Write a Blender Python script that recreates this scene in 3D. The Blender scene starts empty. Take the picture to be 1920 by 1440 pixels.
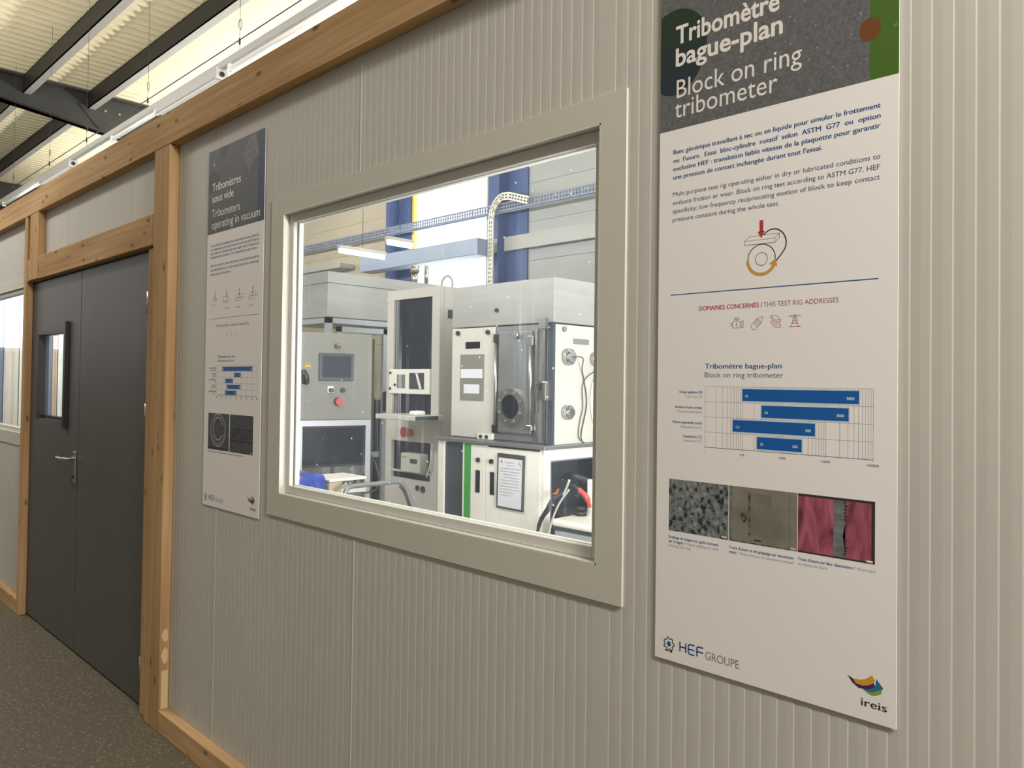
import bpy, bmesh, math, random
from mathutils import Vector, Matrix
random.seed(7)
C = bpy.context.scene.collection
R = math.radians

# ------------------------------------------------------------------ camera, world, lights, exposure
def srgb(r, g, b, a=1.0):
    f = lambda c: c / 12.92 if c <= .04045 else ((c + .055) / 1.055) ** 2.4
    return (f(r / 255), f(g / 255), f(b / 255), a)

cam_d = bpy.data.cameras.new('camera')
cam = bpy.data.objects.new('camera', cam_d); C.objects.link(cam)
cam_d.sensor_fit = 'HORIZONTAL'; cam_d.sensor_width = 36.0
cam_d.lens = 1442 / 1920 * 36.0
cam_d.shift_y = -28.3 / 1920
cam_d.clip_start = .05; cam_d.clip_end = 200
def aim():
    yaw, pitch, roll = R(44.3968), R(.9597), R(.7559)
    cy, sy = math.cos(yaw), math.sin(yaw)
    f = Vector((-sy * math.cos(pitch), cy * math.cos(pitch), math.sin(pitch)))
    r = Vector((cy, sy, 0)); u = r.cross(f)
    c, s = math.cos(roll), math.sin(roll)
    r2 = c * r + s * u; u2 = -s * r + c * u
    m = Matrix((r2, u2, -f)).transposed().to_4x4()
    m.translation = Vector((0, -1.42, 1.58))
    return m
cam.matrix_world = aim()
bpy.context.scene.camera = cam

sc = bpy.context.scene
sc.view_settings.view_transform = 'Standard'
sc.view_settings.look = 'None'
sc.view_settings.gamma = 1.0
sc.view_settings.use_curve_mapping = False
sc.view_settings.exposure = 0.0

w = bpy.data.worlds.new('hall_ambient'); sc.world = w; w.use_nodes = True
bg = w.node_tree.nodes['Background']
bg.inputs[0].default_value = (1.0, .93, .82, 1); bg.inputs[1].default_value = .25

def area(name, loc, target, sx, sy, power, col):
    d = bpy.data.lights.new(name, 'AREA'); d.shape = 'RECTANGLE'; d.size = sx; d.size_y = sy
    d.energy = power; d.color = col
    o = bpy.data.objects.new(name, d); C.objects.link(o); o.location = loc
    z = (Vector(loc) - Vector(target)).normalized(); x = Vector((1, 0, 0)) if abs(z.x) < .96 else Vector((0, 1, 0))
    x = (x - z * x.dot(z)).normalized(); o.rotation_euler = Matrix((x, z.cross(x), z)).transposed().to_euler()   # long side along the hall
    return o
area('walkway_lamps_near', (2.2, -.95, 3.7), (-.6, -.25, 1.2), 2.2, .25, 212, (1, .94, .865))
area('walkway_lamps_far', (-6.8, -1.3, 4.2), (-6.2, -.5, .8), 3.2, .2, 62, (1, .97, .95))
area('roof_fill_up', (-7.6, -1.7, 2.95), (-7.6, -1.69, 5.2), 6.0, .3, 90, (1, .95, .85))  # added fill without a fitting, lifts the roof underside
area('lab_overhead_fill', (-3.3, 3.9, 4.9), (-3.6, 2.6, .8), 3.5, 2.2, 36, (.93, .97, 1))  # added overhead fill inside the lab, not an opening in the roof
area('lab_front_fill', (-4.2, .30, 2.92), (-3.8, 1.7, .6), 3.2, .12, 46, (1, .97, .97))  # unseen fill added behind the wall top to brighten machine fronts
area('lab_left_fill', (-8.7, .9, 3.0), (-10.4, 1.1, 1.3), .2, 1.2, 70, (.97, .99, 1))  # unseen fill added to light the curtain strips
area('lab_right_fill', (.3, .62, 1.4), (-3.6, 1.9, .8), 1.0, 1.0, 150, (1, .97, .96))  # hidden fill added for cabinet fronts and right-facing sides

# ------------------------------------------------------------------ materials
def mat(name, col, rough=.6, metal=0.0, noise=0.0, nscale=6.0, stretch=(1, 1, 1), spec=.5, bump=0.0, emis=None, estr=0.0):
    m = bpy.data.materials.new(name); m.use_nodes = True
    nt = m.node_tree; p = nt.nodes['Principled BSDF']
    p.inputs['Base Color'].default_value = col; p.inputs['Roughness'].default_value = rough
    p.inputs['Metallic'].default_value = metal; p.inputs['Specular IOR Level'].default_value = spec
    if emis:
        p.inputs['Emission Color'].default_value = emis; p.inputs['Emission Strength'].default_value = estr
    if noise or bump:
        tc = nt.nodes.new('ShaderNodeTexCoord'); mp = nt.nodes.new('ShaderNodeMapping')
        mp.inputs['Scale'].default_value = stretch
        n = nt.nodes.new('ShaderNodeTexNoise'); n.inputs['Scale'].default_value = nscale; n.inputs['Detail'].default_value = 6
        nt.links.new(tc.outputs['Object'], mp.inputs[0]); nt.links.new(mp.outputs[0], n.inputs[0])
        if noise:
            rp = nt.nodes.new('ShaderNodeValToRGB')
            rp.color_ramp.elements[0].position = .3; rp.color_ramp.elements[1].position = .7
            rp.color_ramp.elements[0].color = tuple(c * (1 - noise) for c in col[:3]) + (1,)
            rp.color_ramp.elements[1].color = tuple(min(1, c * (1 + noise)) for c in col[:3]) + (1,)
            nt.links.new(n.outputs[0], rp.inputs[0]); nt.links.new(rp.outputs[0], p.inputs['Base Color'])
        if bump:
            b = nt.nodes.new('ShaderNodeBump'); b.inputs['Strength'].default_value = bump; b.inputs['Distance'].default_value = .004
            nt.links.new(n.outputs[0], b.inputs['Height']); nt.links.new(b.outputs[0], p.inputs['Normal'])
    return m

def wood(name, axis, light, dark):
    m = bpy.data.materials.new(name); m.use_nodes = True
    nt = m.node_tree; p = nt.nodes['Principled BSDF']; p.inputs['Roughness'].default_value = .9; p.inputs['Specular IOR Level'].default_value = .15
    tc = nt.nodes.new('ShaderNodeTexCoord')
    def mp(sl, sx):
        q = nt.nodes.new('ShaderNodeMapping'); s = [sx, sx, sx]; s[axis] = sl
        q.inputs['Scale'].default_value = s; nt.links.new(tc.outputs['Object'], q.inputs[0]); return q
    g = nt.nodes.new('ShaderNodeTexNoise'); g.inputs['Scale'].default_value = 1; g.inputs['Detail'].default_value = 5
    g.inputs['Distortion'].default_value = .6
    nt.links.new(mp(1.4, 46).outputs[0], g.inputs[0])
    r1 = nt.nodes.new('ShaderNodeValToRGB')
    r1.color_ramp.elements[0].position = .35; r1.color_ramp.elements[0].color = dark
    r1.color_ramp.elements[1].position = .68; r1.color_ramp.elements[1].color = light
    nt.links.new(g.outputs[0], r1.inputs[0])
    v = nt.nodes.new('ShaderNodeTexVoronoi'); v.inputs['Scale'].default_value = 1; v.inputs['Randomness'].default_value = 1
    nt.links.new(mp(5.5, 14).outputs[0], v.inputs[0])
    r2 = nt.nodes.new('ShaderNodeValToRGB')
    r2.color_ramp.elements[0].position = .07; r2.color_ramp.elements[0].color = (1, 1, 1, 1)
    r2.color_ramp.elements[1].position = .17; r2.color_ramp.elements[1].color = (0, 0, 0, 1)
    nt.links.new(v.outputs['Distance'], r2.inputs[0])
    n2 = nt.nodes.new('ShaderNodeTexNoise'); n2.inputs['Scale'].default_value = 1.0
    nt.links.new(mp(.8, 3).outputs[0], n2.inputs[0])
    r3 = nt.nodes.new('ShaderNodeValToRGB')
    r3.color_ramp.elements[0].position = .3; r3.color_ramp.elements[0].color = (.74, .68, .60, 1)
    r3.color_ramp.elements[1].position = .7; r3.color_ramp.elements[1].color = (1.08, 1.04, 1.0, 1)
    nt.links.new(n2.outputs[0], r3.inputs[0])
    mu = nt.nodes.new('ShaderNodeMixRGB'); mu.blend_type = 'MULTIPLY'; mu.inputs[0].default_value = 1
    nt.links.new(r1.outputs[0], mu.inputs[1]); nt.links.new(r3.outputs[0], mu.inputs[2])
    mx = nt.nodes.new('ShaderNodeMixRGB'); mx.inputs[2].default_value = tuple(c * .38 for c in dark[:3]) + (1,)
    nt.links.new(r2.outputs[0], mx.inputs[0]); nt.links.new(mu.outputs[0], mx.inputs[1])
    nt.links.new(mx.outputs[0], p.inputs['Base Color'])
    b = nt.nodes.new('ShaderNodeBump'); b.inputs['Strength'].default_value = .25; b.inputs['Distance'].default_value = .002
    nt.links.new(g.outputs[0], b.inputs['Height']); nt.links.new(b.outputs[0], p.inputs['Normal'])
    return m

WL, WD = srgb(206, 176, 136), srgb(186, 152, 110)
M = dict(
    panel=mat('painted_panel_steel', srgb(199, 196, 188), .62, noise=.03, nscale=2.0, spec=.25),
    casing=mat('painted_casing', srgb(204, 201, 189), .6, spec=.25),
    bead=mat('pvc_bead', srgb(212, 211, 204), .35),
    woodx=wood('pine_along_x', 0, WL, WD), woodz=wood('pine_upright', 2, WL, WD),
    filler=mat('wood_filler', srgb(214, 190, 146), .7),
    door=mat('anthracite_door_paint', srgb(84, 84, 82), .5, noise=.05, nscale=3),
    black=mat('black_plastic', srgb(24, 24, 26), .45), darkgap=mat('dark_gap_fill', srgb(16, 16, 18), .8),
    steel=mat('brushed_steel', srgb(190, 190, 188), .3, 1.0, noise=.08, nscale=20),
    stainless=mat('stainless_sheet', srgb(152, 153, 150), .42, .35, noise=.06, nscale=4, stretch=(1, 1, 6)),
    greymetal=mat('grey_machine_steel', srgb(132, 136, 138), .42, .6, noise=.08, nscale=5),
    alu=mat('aluminium_profile', srgb(158, 162, 168), .4, .5),
    white=mat('white_machine_paint', srgb(224, 222, 215), .4, noise=.02, nscale=3),
    chamberpaint=mat('pale_chamber_paint', srgb(196, 195, 188), .45, noise=.02, nscale=3),
    greypaint=mat('warm_grey_machine_paint', srgb(118, 118, 112), .45, noise=.02, nscale=3),
    rackpaint=mat('rack_grey_paint', srgb(190, 188, 182), .45),
    darkglass=mat('dark_cabinet_glass', srgb(22, 27, 40), .25, noise=.25, nscale=3, spec=.2),
    darkpanel=mat('slate_panel', srgb(50, 58, 68), .4, noise=.12, nscale=5),
    green=mat('green_stripe', srgb(48, 150, 58), .45), red=mat('red_plastic', srgb(178, 62, 52), .4),
    yellow=mat('yellow_sticker', srgb(222, 190, 40), .5), yframe=mat('yellow_frame_paint', srgb(226, 178, 70), .5),
    blue=mat('blue_plastic', srgb(38, 66, 158), .28), orange=mat('orange_cable', srgb(214, 96, 44), .5),
    beige=mat('beige_card', srgb(176, 162, 138), .7), screen=mat('screen_glass', srgb(52, 60, 68), .15),
    paper=mat('poster_board', srgb(243, 240, 238), .6), tpaper=mat('notice_paper', srgb(205, 208, 216), .6),
    ink_blue=mat('ink_blue', srgb(14, 78, 142), .6), ink_bar=mat('ink_bar_blue', srgb(0, 92, 170), .55),
    ink_halo=mat('ink_pale_blue', srgb(196, 216, 232), .6),
    ink_slate=mat('ink_slate', srgb(92, 98, 128), .6), ink_grey=mat('ink_grey', srgb(132, 132, 140), .6),
    ink_pale=mat('ink_pale_grey', srgb(165, 163, 166), .6), ink_dark=mat('ink_dark', srgb(48, 46, 48), .6),
    ink_red=mat('ink_red', srgb(182, 58, 60), .6), ink_brick=mat('ink_brick', srgb(166, 92, 74), .6),
    ink_ochre=mat('ink_ochre', srgb(208, 156, 72), .6), ink_white=mat('ink_white', srgb(236, 232, 226), .55),
    ink_green=mat('ink_green', srgb(70, 104, 28), .6), ink_forest=mat('ink_forest', srgb(30, 50, 34), .6),
    ink_teal=mat('ink_teal', srgb(26, 44, 48), .6), ink_brown=mat('ink_brown', srgb(112, 66, 30), .6),
    ink_olive=mat('ink_olive', srgb(84, 58, 22), .6),
    ink_navy=mat('ink_navy', srgb(32, 52, 84), .6), ink_char=mat('ink_charcoal', srgb(56, 58, 60), .6),
    ink_purple=mat('ink_purple', srgb(74, 34, 92), .5), ink_amber=mat('ink_amber', srgb(216, 158, 56), .5),
    ink_sky=mat('ink_sky', srgb(30, 116, 160), .5), ink_lime=mat('ink_lime', srgb(136, 160, 60), .5),
    purlin=mat('purlin_shaded_web', srgb(56, 54, 52), .55), flange=mat('flange_grey', srgb(168, 166, 162), .5),  # dark web, pale flange: shade and light on the purlins put into colour
    girder=mat('girder_paint', srgb(58, 58, 56), .6, noise=.1, nscale=4),
    roof=mat('cream_roof_sheet', srgb(236, 226, 194), .5, noise=.03, nscale=2),
    lamp_body=mat('lamp_grey_white', srgb(200, 200, 200), .4),
    tube_dim=mat('lamp_tube', srgb(245, 245, 240), .4, emis=(1, .98, .93, 1), estr=.12),
    tube_lit=mat('lit_tube', srgb(250, 250, 250), .4, emis=(1, .97, .92, 1), estr=30),
    tube_up=mat('added_uplight_tube', srgb(250, 250, 250), .4, emis=(1, .96, .88, 1), estr=120),
    end_glow=mat('added_end_glow', srgb(230, 230, 230), .4, emis=(1, .99, .97, 1), estr=1.5),
    daylight=mat('daylight_window', srgb(250, 250, 250), .4, emis=(.93, .97, 1, 1), estr=4.5),
    beigeclad=mat('beige_cladding', srgb(174, 166, 150), .6, noise=.05, nscale=1.5),
    paleclad=mat('pale_cladding', srgb(146, 150, 154), .6, noise=.03, nscale=1.5),
    column=mat('dark_column_veil_blue', srgb(50, 72, 122), .5, noise=.1, nscale=3),  # blue of the glare veil is mixed into the column colour
    girt=mat('pale_girt', srgb(150, 152, 155), .5), duct=mat('blue_grey_duct', srgb(128, 142, 168), .5),
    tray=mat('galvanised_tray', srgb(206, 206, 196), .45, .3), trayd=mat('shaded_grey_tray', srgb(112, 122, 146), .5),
    cable=mat('dark_cable', srgb(52, 52, 56), .5), cablew=mat('pale_cable', srgb(214, 214, 214), .5),
    curtain=mat('strip_curtain', srgb(214, 212, 206), .3, noise=.12, nscale=3, stretch=(6, 6, .4)),
    bounce_floor=mat('pale_bounce_floor', srgb(176, 174, 166), .7, noise=.12, nscale=4),
    trolley=mat('trolley_board', srgb(158, 124, 84), .55, noise=.1, nscale=8),
)

def floor_mat():
    m = mat('speckled_vinyl', srgb(118, 111, 98), .55)
    nt = m.node_tree; p = nt.nodes['Principled BSDF']
    tc = nt.nodes.new('ShaderNodeTexCoord')
    v = nt.nodes.new('ShaderNodeTexVoronoi'); v.inputs['Scale'].default_value = 130
    n = nt.nodes.new('ShaderNodeTexNoise'); n.inputs['Scale'].default_value = 60; n.inputs['Detail'].default_value = 4
    nt.links.new(tc.outputs['Object'], v.inputs[0]); nt.links.new(tc.outputs['Object'], n.inputs[0])
    r = nt.nodes.new('ShaderNodeValToRGB')
    r.color_ramp.elements[0].position = .3; r.color_ramp.elements[0].color = srgb(86, 79, 66)
    r.color_ramp.elements[1].position = .72; r.color_ramp.elements[1].color = srgb(110, 102, 86)
    nt.links.new(n.outputs[0], r.inputs[0])
    r2 = nt.nodes.new('ShaderNodeValToRGB'); r2.color_ramp.interpolation = 'CONSTANT'
    r2.color_ramp.elements[0].color = (0, 0, 0, 1); r2.color_ramp.elements[1].position = .93; r2.color_ramp.elements[1].color = (1, 1, 1, 1)
    sp = nt.nodes.new('ShaderNodeSeparateColor'); nt.links.new(v.outputs['Color'], sp.inputs[0]); nt.links.new(sp.outputs[0], r2.inputs[0])
    mx = nt.nodes.new('ShaderNodeMixRGB'); mx.inputs[2].default_value = srgb(140, 132, 114)
    nt.links.new(r2.outputs[0], mx.inputs[0]); nt.links.new(r.outputs[0], mx.inputs[1]); nt.links.new(mx.outputs[0], p.inputs['Base Color'])
    return m
M['floor'] = floor_mat()

def header_mat(name, base, hi, specks, scale):
    m = mat(name, base, .6); nt = m.node_tree; p = nt.nodes['Principled BSDF']
    tc = nt.nodes.new('ShaderNodeTexCoord')
    n = nt.nodes.new('ShaderNodeTexNoise'); n.inputs['Scale'].default_value = 160; n.inputs['Detail'].default_value = 8
    nt.links.new(tc.outputs['Object'], n.inputs[0])
    r = nt.nodes.new('ShaderNodeValToRGB')
    r.color_ramp.elements[0].position = .3; r.color_ramp.elements[0].color = tuple(c * .88 for c in base[:3]) + (1,)
    r.color_ramp.elements[1].position = .75; r.color_ramp.elements[1].color = hi
    nt.links.new(n.outputs[0], r.inputs[0])
    v = nt.nodes.new('ShaderNodeTexVoronoi'); v.inputs['Scale'].default_value = scale
    nt.links.new(tc.outputs['Object'], v.inputs[0])
    r2 = nt.nodes.new('ShaderNodeValToRGB')
    r2.color_ramp.elements[0].position = .06; r2.color_ramp.elements[0].color = (specks, specks, specks, 1)
    r2.color_ramp.elements[1].position = .11; r2.color_ramp.elements[1].color = (0, 0, 0, 1)
    nt.links.new(v.outputs['Distance'], r2.inputs[0])
    mx = nt.nodes.new('ShaderNodeMixRGB'); mx.inputs[2].default_value = srgb(190, 188, 182)
    nt.links.new(r2.outputs[0], mx.inputs[0]); nt.links.new(r.outputs[0], mx.inputs[1]); nt.links.new(mx.outputs[0], p.inputs['Base Color'])
    return m
M['head_grey'] = header_mat('speckled_grey_print', srgb(92, 93, 95), srgb(112, 113, 115), .9, 70)
M['head_dark'] = header_mat('dark_grey_print', srgb(76, 80, 84), srgb(90, 94, 98), .25, 30)

def micro(name, stops, scale, stretch=(1, 1, 1), detail=6, dist=0.0):
    m = mat(name, stops[0][1], .6); nt = m.node_tree; p = nt.nodes['Principled BSDF']
    tc = nt.nodes.new('ShaderNodeTexCoord'); mp = nt.nodes.new('ShaderNodeMapping'); mp.inputs['Scale'].default_value = stretch
    n = nt.nodes.new('ShaderNodeTexNoise'); n.inputs['Scale'].default_value = scale; n.inputs['Detail'].default_value = detail; n.inputs['Distortion'].default_value = dist
    nt.links.new(tc.outputs['Object'], mp.inputs[0]); nt.links.new(mp.outputs[0], n.inputs[0])
    r = nt.nodes.new('ShaderNodeValToRGB'); cr = r.color_ramp
    cr.elements[0].position, cr.elements[0].color = stops[0]; cr.elements[1].position, cr.elements[1].color = stops[-1]
    for q, c in stops[1:-1]:
        e = cr.elements.new(q); e.color = c
    nt.links.new(n.outputs[0], r.inputs[0]); nt.links.new(r.outputs[0], p.inputs['Base Color'])
    return m
M['micro_pitted'] = micro('pitted_micrograph', [(.39, srgb(30, 34, 38)), (.455, srgb(108, 114, 116)), (.6, srgb(128, 134, 134)), (.7, srgb(166, 170, 170))], 115, (1, 1, .8))
M['micro_alu'] = micro('aluminium_micrograph', [(.2, srgb(92, 86, 78)), (.45, srgb(128, 124, 112)), (.8, srgb(146, 141, 128))], 14)
M['micro_patch'] = micro('worn_patch', [(.3, srgb(112, 108, 96)), (.7, srgb(128, 124, 112))], 30)
M['micro_dark'] = micro('dark_wear', [(.42, srgb(40, 38, 36)), (.62, srgb(122, 118, 106))], 160, (1, 1, .5))
M['micro_red'] = micro('red_micrograph', [(.3, srgb(78, 42, 60)), (.46, srgb(146, 68, 90)), (.72, srgb(188, 106, 122))], 26, (1.6, 1, .5), dist=1.0)
M['micro_strip'] = micro('grey_wear_strip', [(.3, srgb(92, 96, 100)), (.7, srgb(128, 132, 134))], 50, (.6, 1, 2))
M['micro_left'] = micro('dark_micrograph', [(.3, srgb(62, 66, 68)), (.7, srgb(84, 88, 90))], 60)
M['micro_track'] = micro('dark_track', [(.3, srgb(46, 48, 52)), (.7, srgb(78, 82, 86))], 30, (.4, 1, 2))

def glass_mat():
    m = bpy.data.materials.new('dusty_hazy_window_glass'); m.use_nodes = True; nt = m.node_tree; nt.nodes.clear()
    L = nt.links.new
    out = nt.nodes.new('ShaderNodeOutputMaterial')
    tr = nt.nodes.new('ShaderNodeBsdfTransparent'); tr.inputs[0].default_value = (.97, .985, .98, 1)
    gl = nt.nodes.new('ShaderNodeBsdfGlossy'); gl.inputs['Roughness'].default_value = .02; gl.inputs[0].default_value = (.9, .95, 1, 1)
    lw = nt.nodes.new('ShaderNodeLayerWeight'); lw.inputs[0].default_value = .5
    pw = nt.nodes.new('ShaderNodeMath'); pw.operation = 'POWER'; L(lw.outputs['Facing'], pw.inputs[0]); pw.inputs[1].default_value = 5
    fr = nt.nodes.new('ShaderNodeMath'); fr.operation = 'MULTIPLY_ADD'; L(pw.outputs[0], fr.inputs[0]); fr.inputs[1].default_value = .85; fr.inputs[2].default_value = .025
    a = nt.nodes.new('ShaderNodeMixShader'); L(fr.outputs[0], a.inputs[0]); L(tr.outputs[0], a.inputs[1]); L(gl.outputs[0], a.inputs[2])
    du = nt.nodes.new('ShaderNodeBsdfTranslucent'); du.inputs[0].default_value = (.82, .9, 1, 1)
    di = nt.nodes.new('ShaderNodeBsdfDiffuse'); di.inputs[0].default_value = (.85, .92, 1, 1)
    dd = nt.nodes.new('ShaderNodeMixShader'); dd.inputs[0].default_value = .4; L(du.outputs[0], dd.inputs[1]); L(di.outputs[0], dd.inputs[2])
    tc = nt.nodes.new('ShaderNodeTexCoord')
    def noise(scale, st, lo, hi, top):
        mp = nt.nodes.new('ShaderNodeMapping'); mp.inputs['Scale'].default_value = st; L(tc.outputs['Object'], mp.inputs[0])
        n = nt.nodes.new('ShaderNodeTexNoise'); n.inputs['Scale'].default_value = scale; n.inputs['Detail'].default_value = 3; L(mp.outputs[0], n.inputs[0])
        r = nt.nodes.new('ShaderNodeMapRange'); r.inputs[1].default_value = lo; r.inputs[2].default_value = hi; r.inputs[3].default_value = 0; r.inputs[4].default_value = top
        L(n.outputs[0], r.inputs[0]); return r.outputs[0]
    streak = noise(1.0, (120, 1, .9), .60, .72, .34)
    gate = noise(1.0, (2.2, 1, 3.0), .46, .60, 1.0)
    mu = nt.nodes.new('ShaderNodeMath'); mu.operation = 'MULTIPLY'; L(streak, mu.inputs[0]); L(gate, mu.inputs[1])
    film = noise(1.0, (3, 1, 2.0), .3, .7, .02)  # thin bluish film also stands in for the glare haze
    vo = nt.nodes.new('ShaderNodeTexVoronoi'); vo.inputs['Scale'].default_value = 16; L(tc.outputs['Object'], vo.inputs[0])
    vr = nt.nodes.new('ShaderNodeMapRange'); vr.inputs[1].default_value = .035; vr.inputs[2].default_value = .06; vr.inputs[3].default_value = .7; vr.inputs[4].default_value = 0
    L(vo.outputs['Distance'], vr.inputs[0])
    s1 = nt.nodes.new('ShaderNodeMath'); s1.operation = 'ADD'; L(mu.outputs[0], s1.inputs[0]); L(film, s1.inputs[1])
    s2 = nt.nodes.new('ShaderNodeMath'); s2.operation = 'ADD'; s2.use_clamp = True; L(s1.outputs[0], s2.inputs[0]); L(vr.outputs[0], s2.inputs[1])
    s3 = nt.nodes.new('ShaderNodeMath'); s3.operation = 'ADD'; s3.use_clamp = True; L(s2.outputs[0], s3.inputs[0]); s3.inputs[1].default_value = .008
    b = nt.nodes.new('ShaderNodeMixShader'); L(s3.outputs[0], b.inputs[0]); L(a.outputs[0], b.inputs[1]); L(dd.outputs[0], b.inputs[2])
    L(b.outputs[0], out.inputs[0])
    return m
M['glass'] = glass_mat()
for k, c in (('slate', (112, 122, 148)), ('warm', (214, 204, 192)), ('white', (236, 236, 232)), ('beige', (200, 176, 152)), ('pale', (176, 204, 226))):
    M['curtain_' + k] = mat('curtain_' + k, srgb(*c), .4, noise=.08, nscale=3, stretch=(6, 6, .5))

# ------------------------------------------------------------------ building helpers
def tag(o, label=None, cat=None, group=None, kind=None):
    if label: o['label'] = label
    if cat: o['category'] = cat
    if group: o['group'] = group
    if kind: o['kind'] = kind
    return o

def thing(name, label, cat, loc=(0, 0, 0), rz=0.0, group=None):
    o = bpy.data.objects.new(name, None); C.objects.link(o)
    o.empty_display_size = .05; o.location = loc; o.rotation_euler = (0, 0, rz)
    o['_m'] = 0
    del o['_m']
    ROOT[o.name] = Matrix.Translation(Vector(loc)) @ Matrix.Rotation(rz, 4, 'Z')
    return tag(o, label, cat, group)
ROOT = {}

def struct(name, label=None, loc=(0, 0, 0)):
    o = bpy.data.objects.new(name, None); C.objects.link(o); o.empty_display_size = .05
    o.location = loc; ROOT[o.name] = Matrix.Translation(Vector(loc))
    return tag(o, label, None, None, 'structure')

class MB:
    """collects shapes, then becomes ONE mesh object"""
    def __init__(s): s.bm = bmesh.new()
    def box(s, x0, x1, y0, y1, z0, z1, bev=0.0, seg=2):
        x0, x1 = min(x0, x1), max(x0, x1); y0, y1 = min(y0, y1), max(y0, y1); z0, z1 = min(z0, z1), max(z0, z1)
        v = [s.bm.verts.new((x, y, z)) for x in (x0, x1) for y in (y0, y1) for z in (z0, z1)]
        fs = [s.bm.faces.new([v[i] for i in q]) for q in ((0, 1, 3, 2), (4, 6, 7, 5), (0, 4, 5, 1), (2, 3, 7, 6), (0, 2, 6, 4), (1, 5, 7, 3))]
        if bev:
            es = list({e for f in fs for e in f.edges})
            bmesh.ops.bevel(s.bm, geom=es, offset=min(bev, .49 * min(x1 - x0, y1 - y0, z1 - z0)), segments=seg, profile=.5, affect='EDGES')
        return s
    def prism(s, pts, axis, a, b):
        """polygon in the plane across AXIS (0 x: pts are (y,z); 1 y: (x,z); 2 z: (x,y)), extruded from a to b"""
        def P(p, t): return {0: (t, p[0], p[1]), 1: (p[0], t, p[1]), 2: (p[0], p[1], t)}[axis]
        A = [s.bm.verts.new(P(p, a)) for p in pts]; B = [s.bm.verts.new(P(p, b)) for p in pts]
        n = len(pts)
        fa = s.bm.faces.new(A); fb = s.bm.faces.new(B[::-1])
        for i in range(n): s.bm.faces.new((A[i], B[i], B[(i + 1) % n], A[(i + 1) % n]))
        bmesh.ops.triangulate(s.bm, faces=[fa, fb])
        return s
    def cyl(s, p0, p1, r0, r1=None, n=24, cap=True):
        r1 = r0 if r1 is None else r1
        p0, p1 = Vector(p0), Vector(p1); d = (p1 - p0).normalized()
        u = d.orthogonal().normalized(); w = d.cross(u)
        A = []; B = []
        for i in range(n):
            t = 2 * math.pi * i / n; q = u * math.cos(t) + w * math.sin(t)
            A.append(s.bm.verts.new(p0 + q * r0)); B.append(s.bm.verts.new(p1 + q * r1))
        for i in range(n): s.bm.faces.new((A[i], A[(i + 1) % n], B[(i + 1) % n], B[i])).smooth = True
        if cap: s.bm.faces.new(A[::-1]); s.bm.faces.new(B)
        return s
    def ringy(s, c, ro, ri, y0, y1, n=36):
        """flat ring (flange) facing -y, from y0 (front) to y1"""
        cx, cz = c; V = []
        for (r, y) in ((ro, y1), (ro, y0), (ri, y0), (ri, y1)):
            V.append([s.bm.verts.new((cx + r * math.cos(2 * math.pi * i / n), y, cz + r * math.sin(2 * math.pi * i / n))) for i in range(n)])
        for a in range(4):
            b = (a + 1) % 4
            for i in range(n):
                s.bm.faces.new((V[a][i], V[a][(i + 1) % n], V[b][(i + 1) % n], V[b][i]))
        return s
    def tube(s, pts, r, n=10, smooth=True):
        P = [Vector(p) for p in pts]
        if smooth and len(P) > 2:
            Q = []
            for i in range(len(P) - 1):
                a, b, c, d = P[max(i - 1, 0)], P[i], P[i + 1], P[min(i + 2, len(P) - 1)]
                for k in range(6):
                    t = k / 6
                    Q.append(.5 * ((2 * b) + (-a + c) * t + (2 * a - 5 * b + 4 * c - d) * t * t + (-a + 3 * b - 3 * c + d) * t ** 3))
            P = Q + [P[-1]]
        rings = []; up = None
        for i, p in enumerate(P):
            t = (P[min(i + 1, len(P) - 1)] - P[max(i - 1, 0)]).normalized()
            if up is None: up = t.orthogonal().normalized()
            up = (up - t * up.dot(t)).normalized(); w = t.cross(up)
            rr = r[i * len(r) // len(P)] if isinstance(r, (list, tuple)) else r
            rings.append([s.bm.verts.new(p + (up * math.cos(2 * math.pi * k / n) + w * math.sin(2 * math.pi * k / n)) * rr) for k in range(n)])
        for a, b in zip(rings, rings[1:]):
            for k in range(n): s.bm.faces.new((a[k], a[(k + 1) % n], b[(k + 1) % n], b[k])).smooth = True
        s.bm.faces.new(rings[0][::-1]); s.bm.faces.new(rings[-1])
        return s
    # flat print on a board facing -y: coordinates (x, z) at depth y
    def poly(s, pts, y):
        f = s.bm.faces.new([s.bm.verts.new((p[0], y, p[1])) for p in pts])
        if len(pts) > 4: bmesh.ops.triangulate(s.bm, faces=[f])
        return s
    def rect(s, x0, x1, z0, z1, y): return s.poly([(x0, z0), (x1, z0), (x1, z1), (x0, z1)], y)
    def disc(s, cx, cz, rx, rz, y, clip=None, n=40):
        pts = [(cx + rx * math.cos(2 * math.pi * i / n), cz + rz * math.sin(2 * math.pi * i / n)) for i in range(n)]
        if clip:
            x0, x1, z0, z1 = clip
            pts = [(min(max(a, x0), x1), min(max(b, z0), z1)) for a, b in pts]
            q = []
            for p in pts:
                if not q or (abs(p[0] - q[-1][0]) + abs(p[1] - q[-1][1])) > 1e-7: q.append(p)
            if abs(q[0][0] - q[-1][0]) + abs(q[0][1] - q[-1][1]) < 1e-7: q.pop()
            pts = q
        return s.poly(pts, y)
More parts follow.
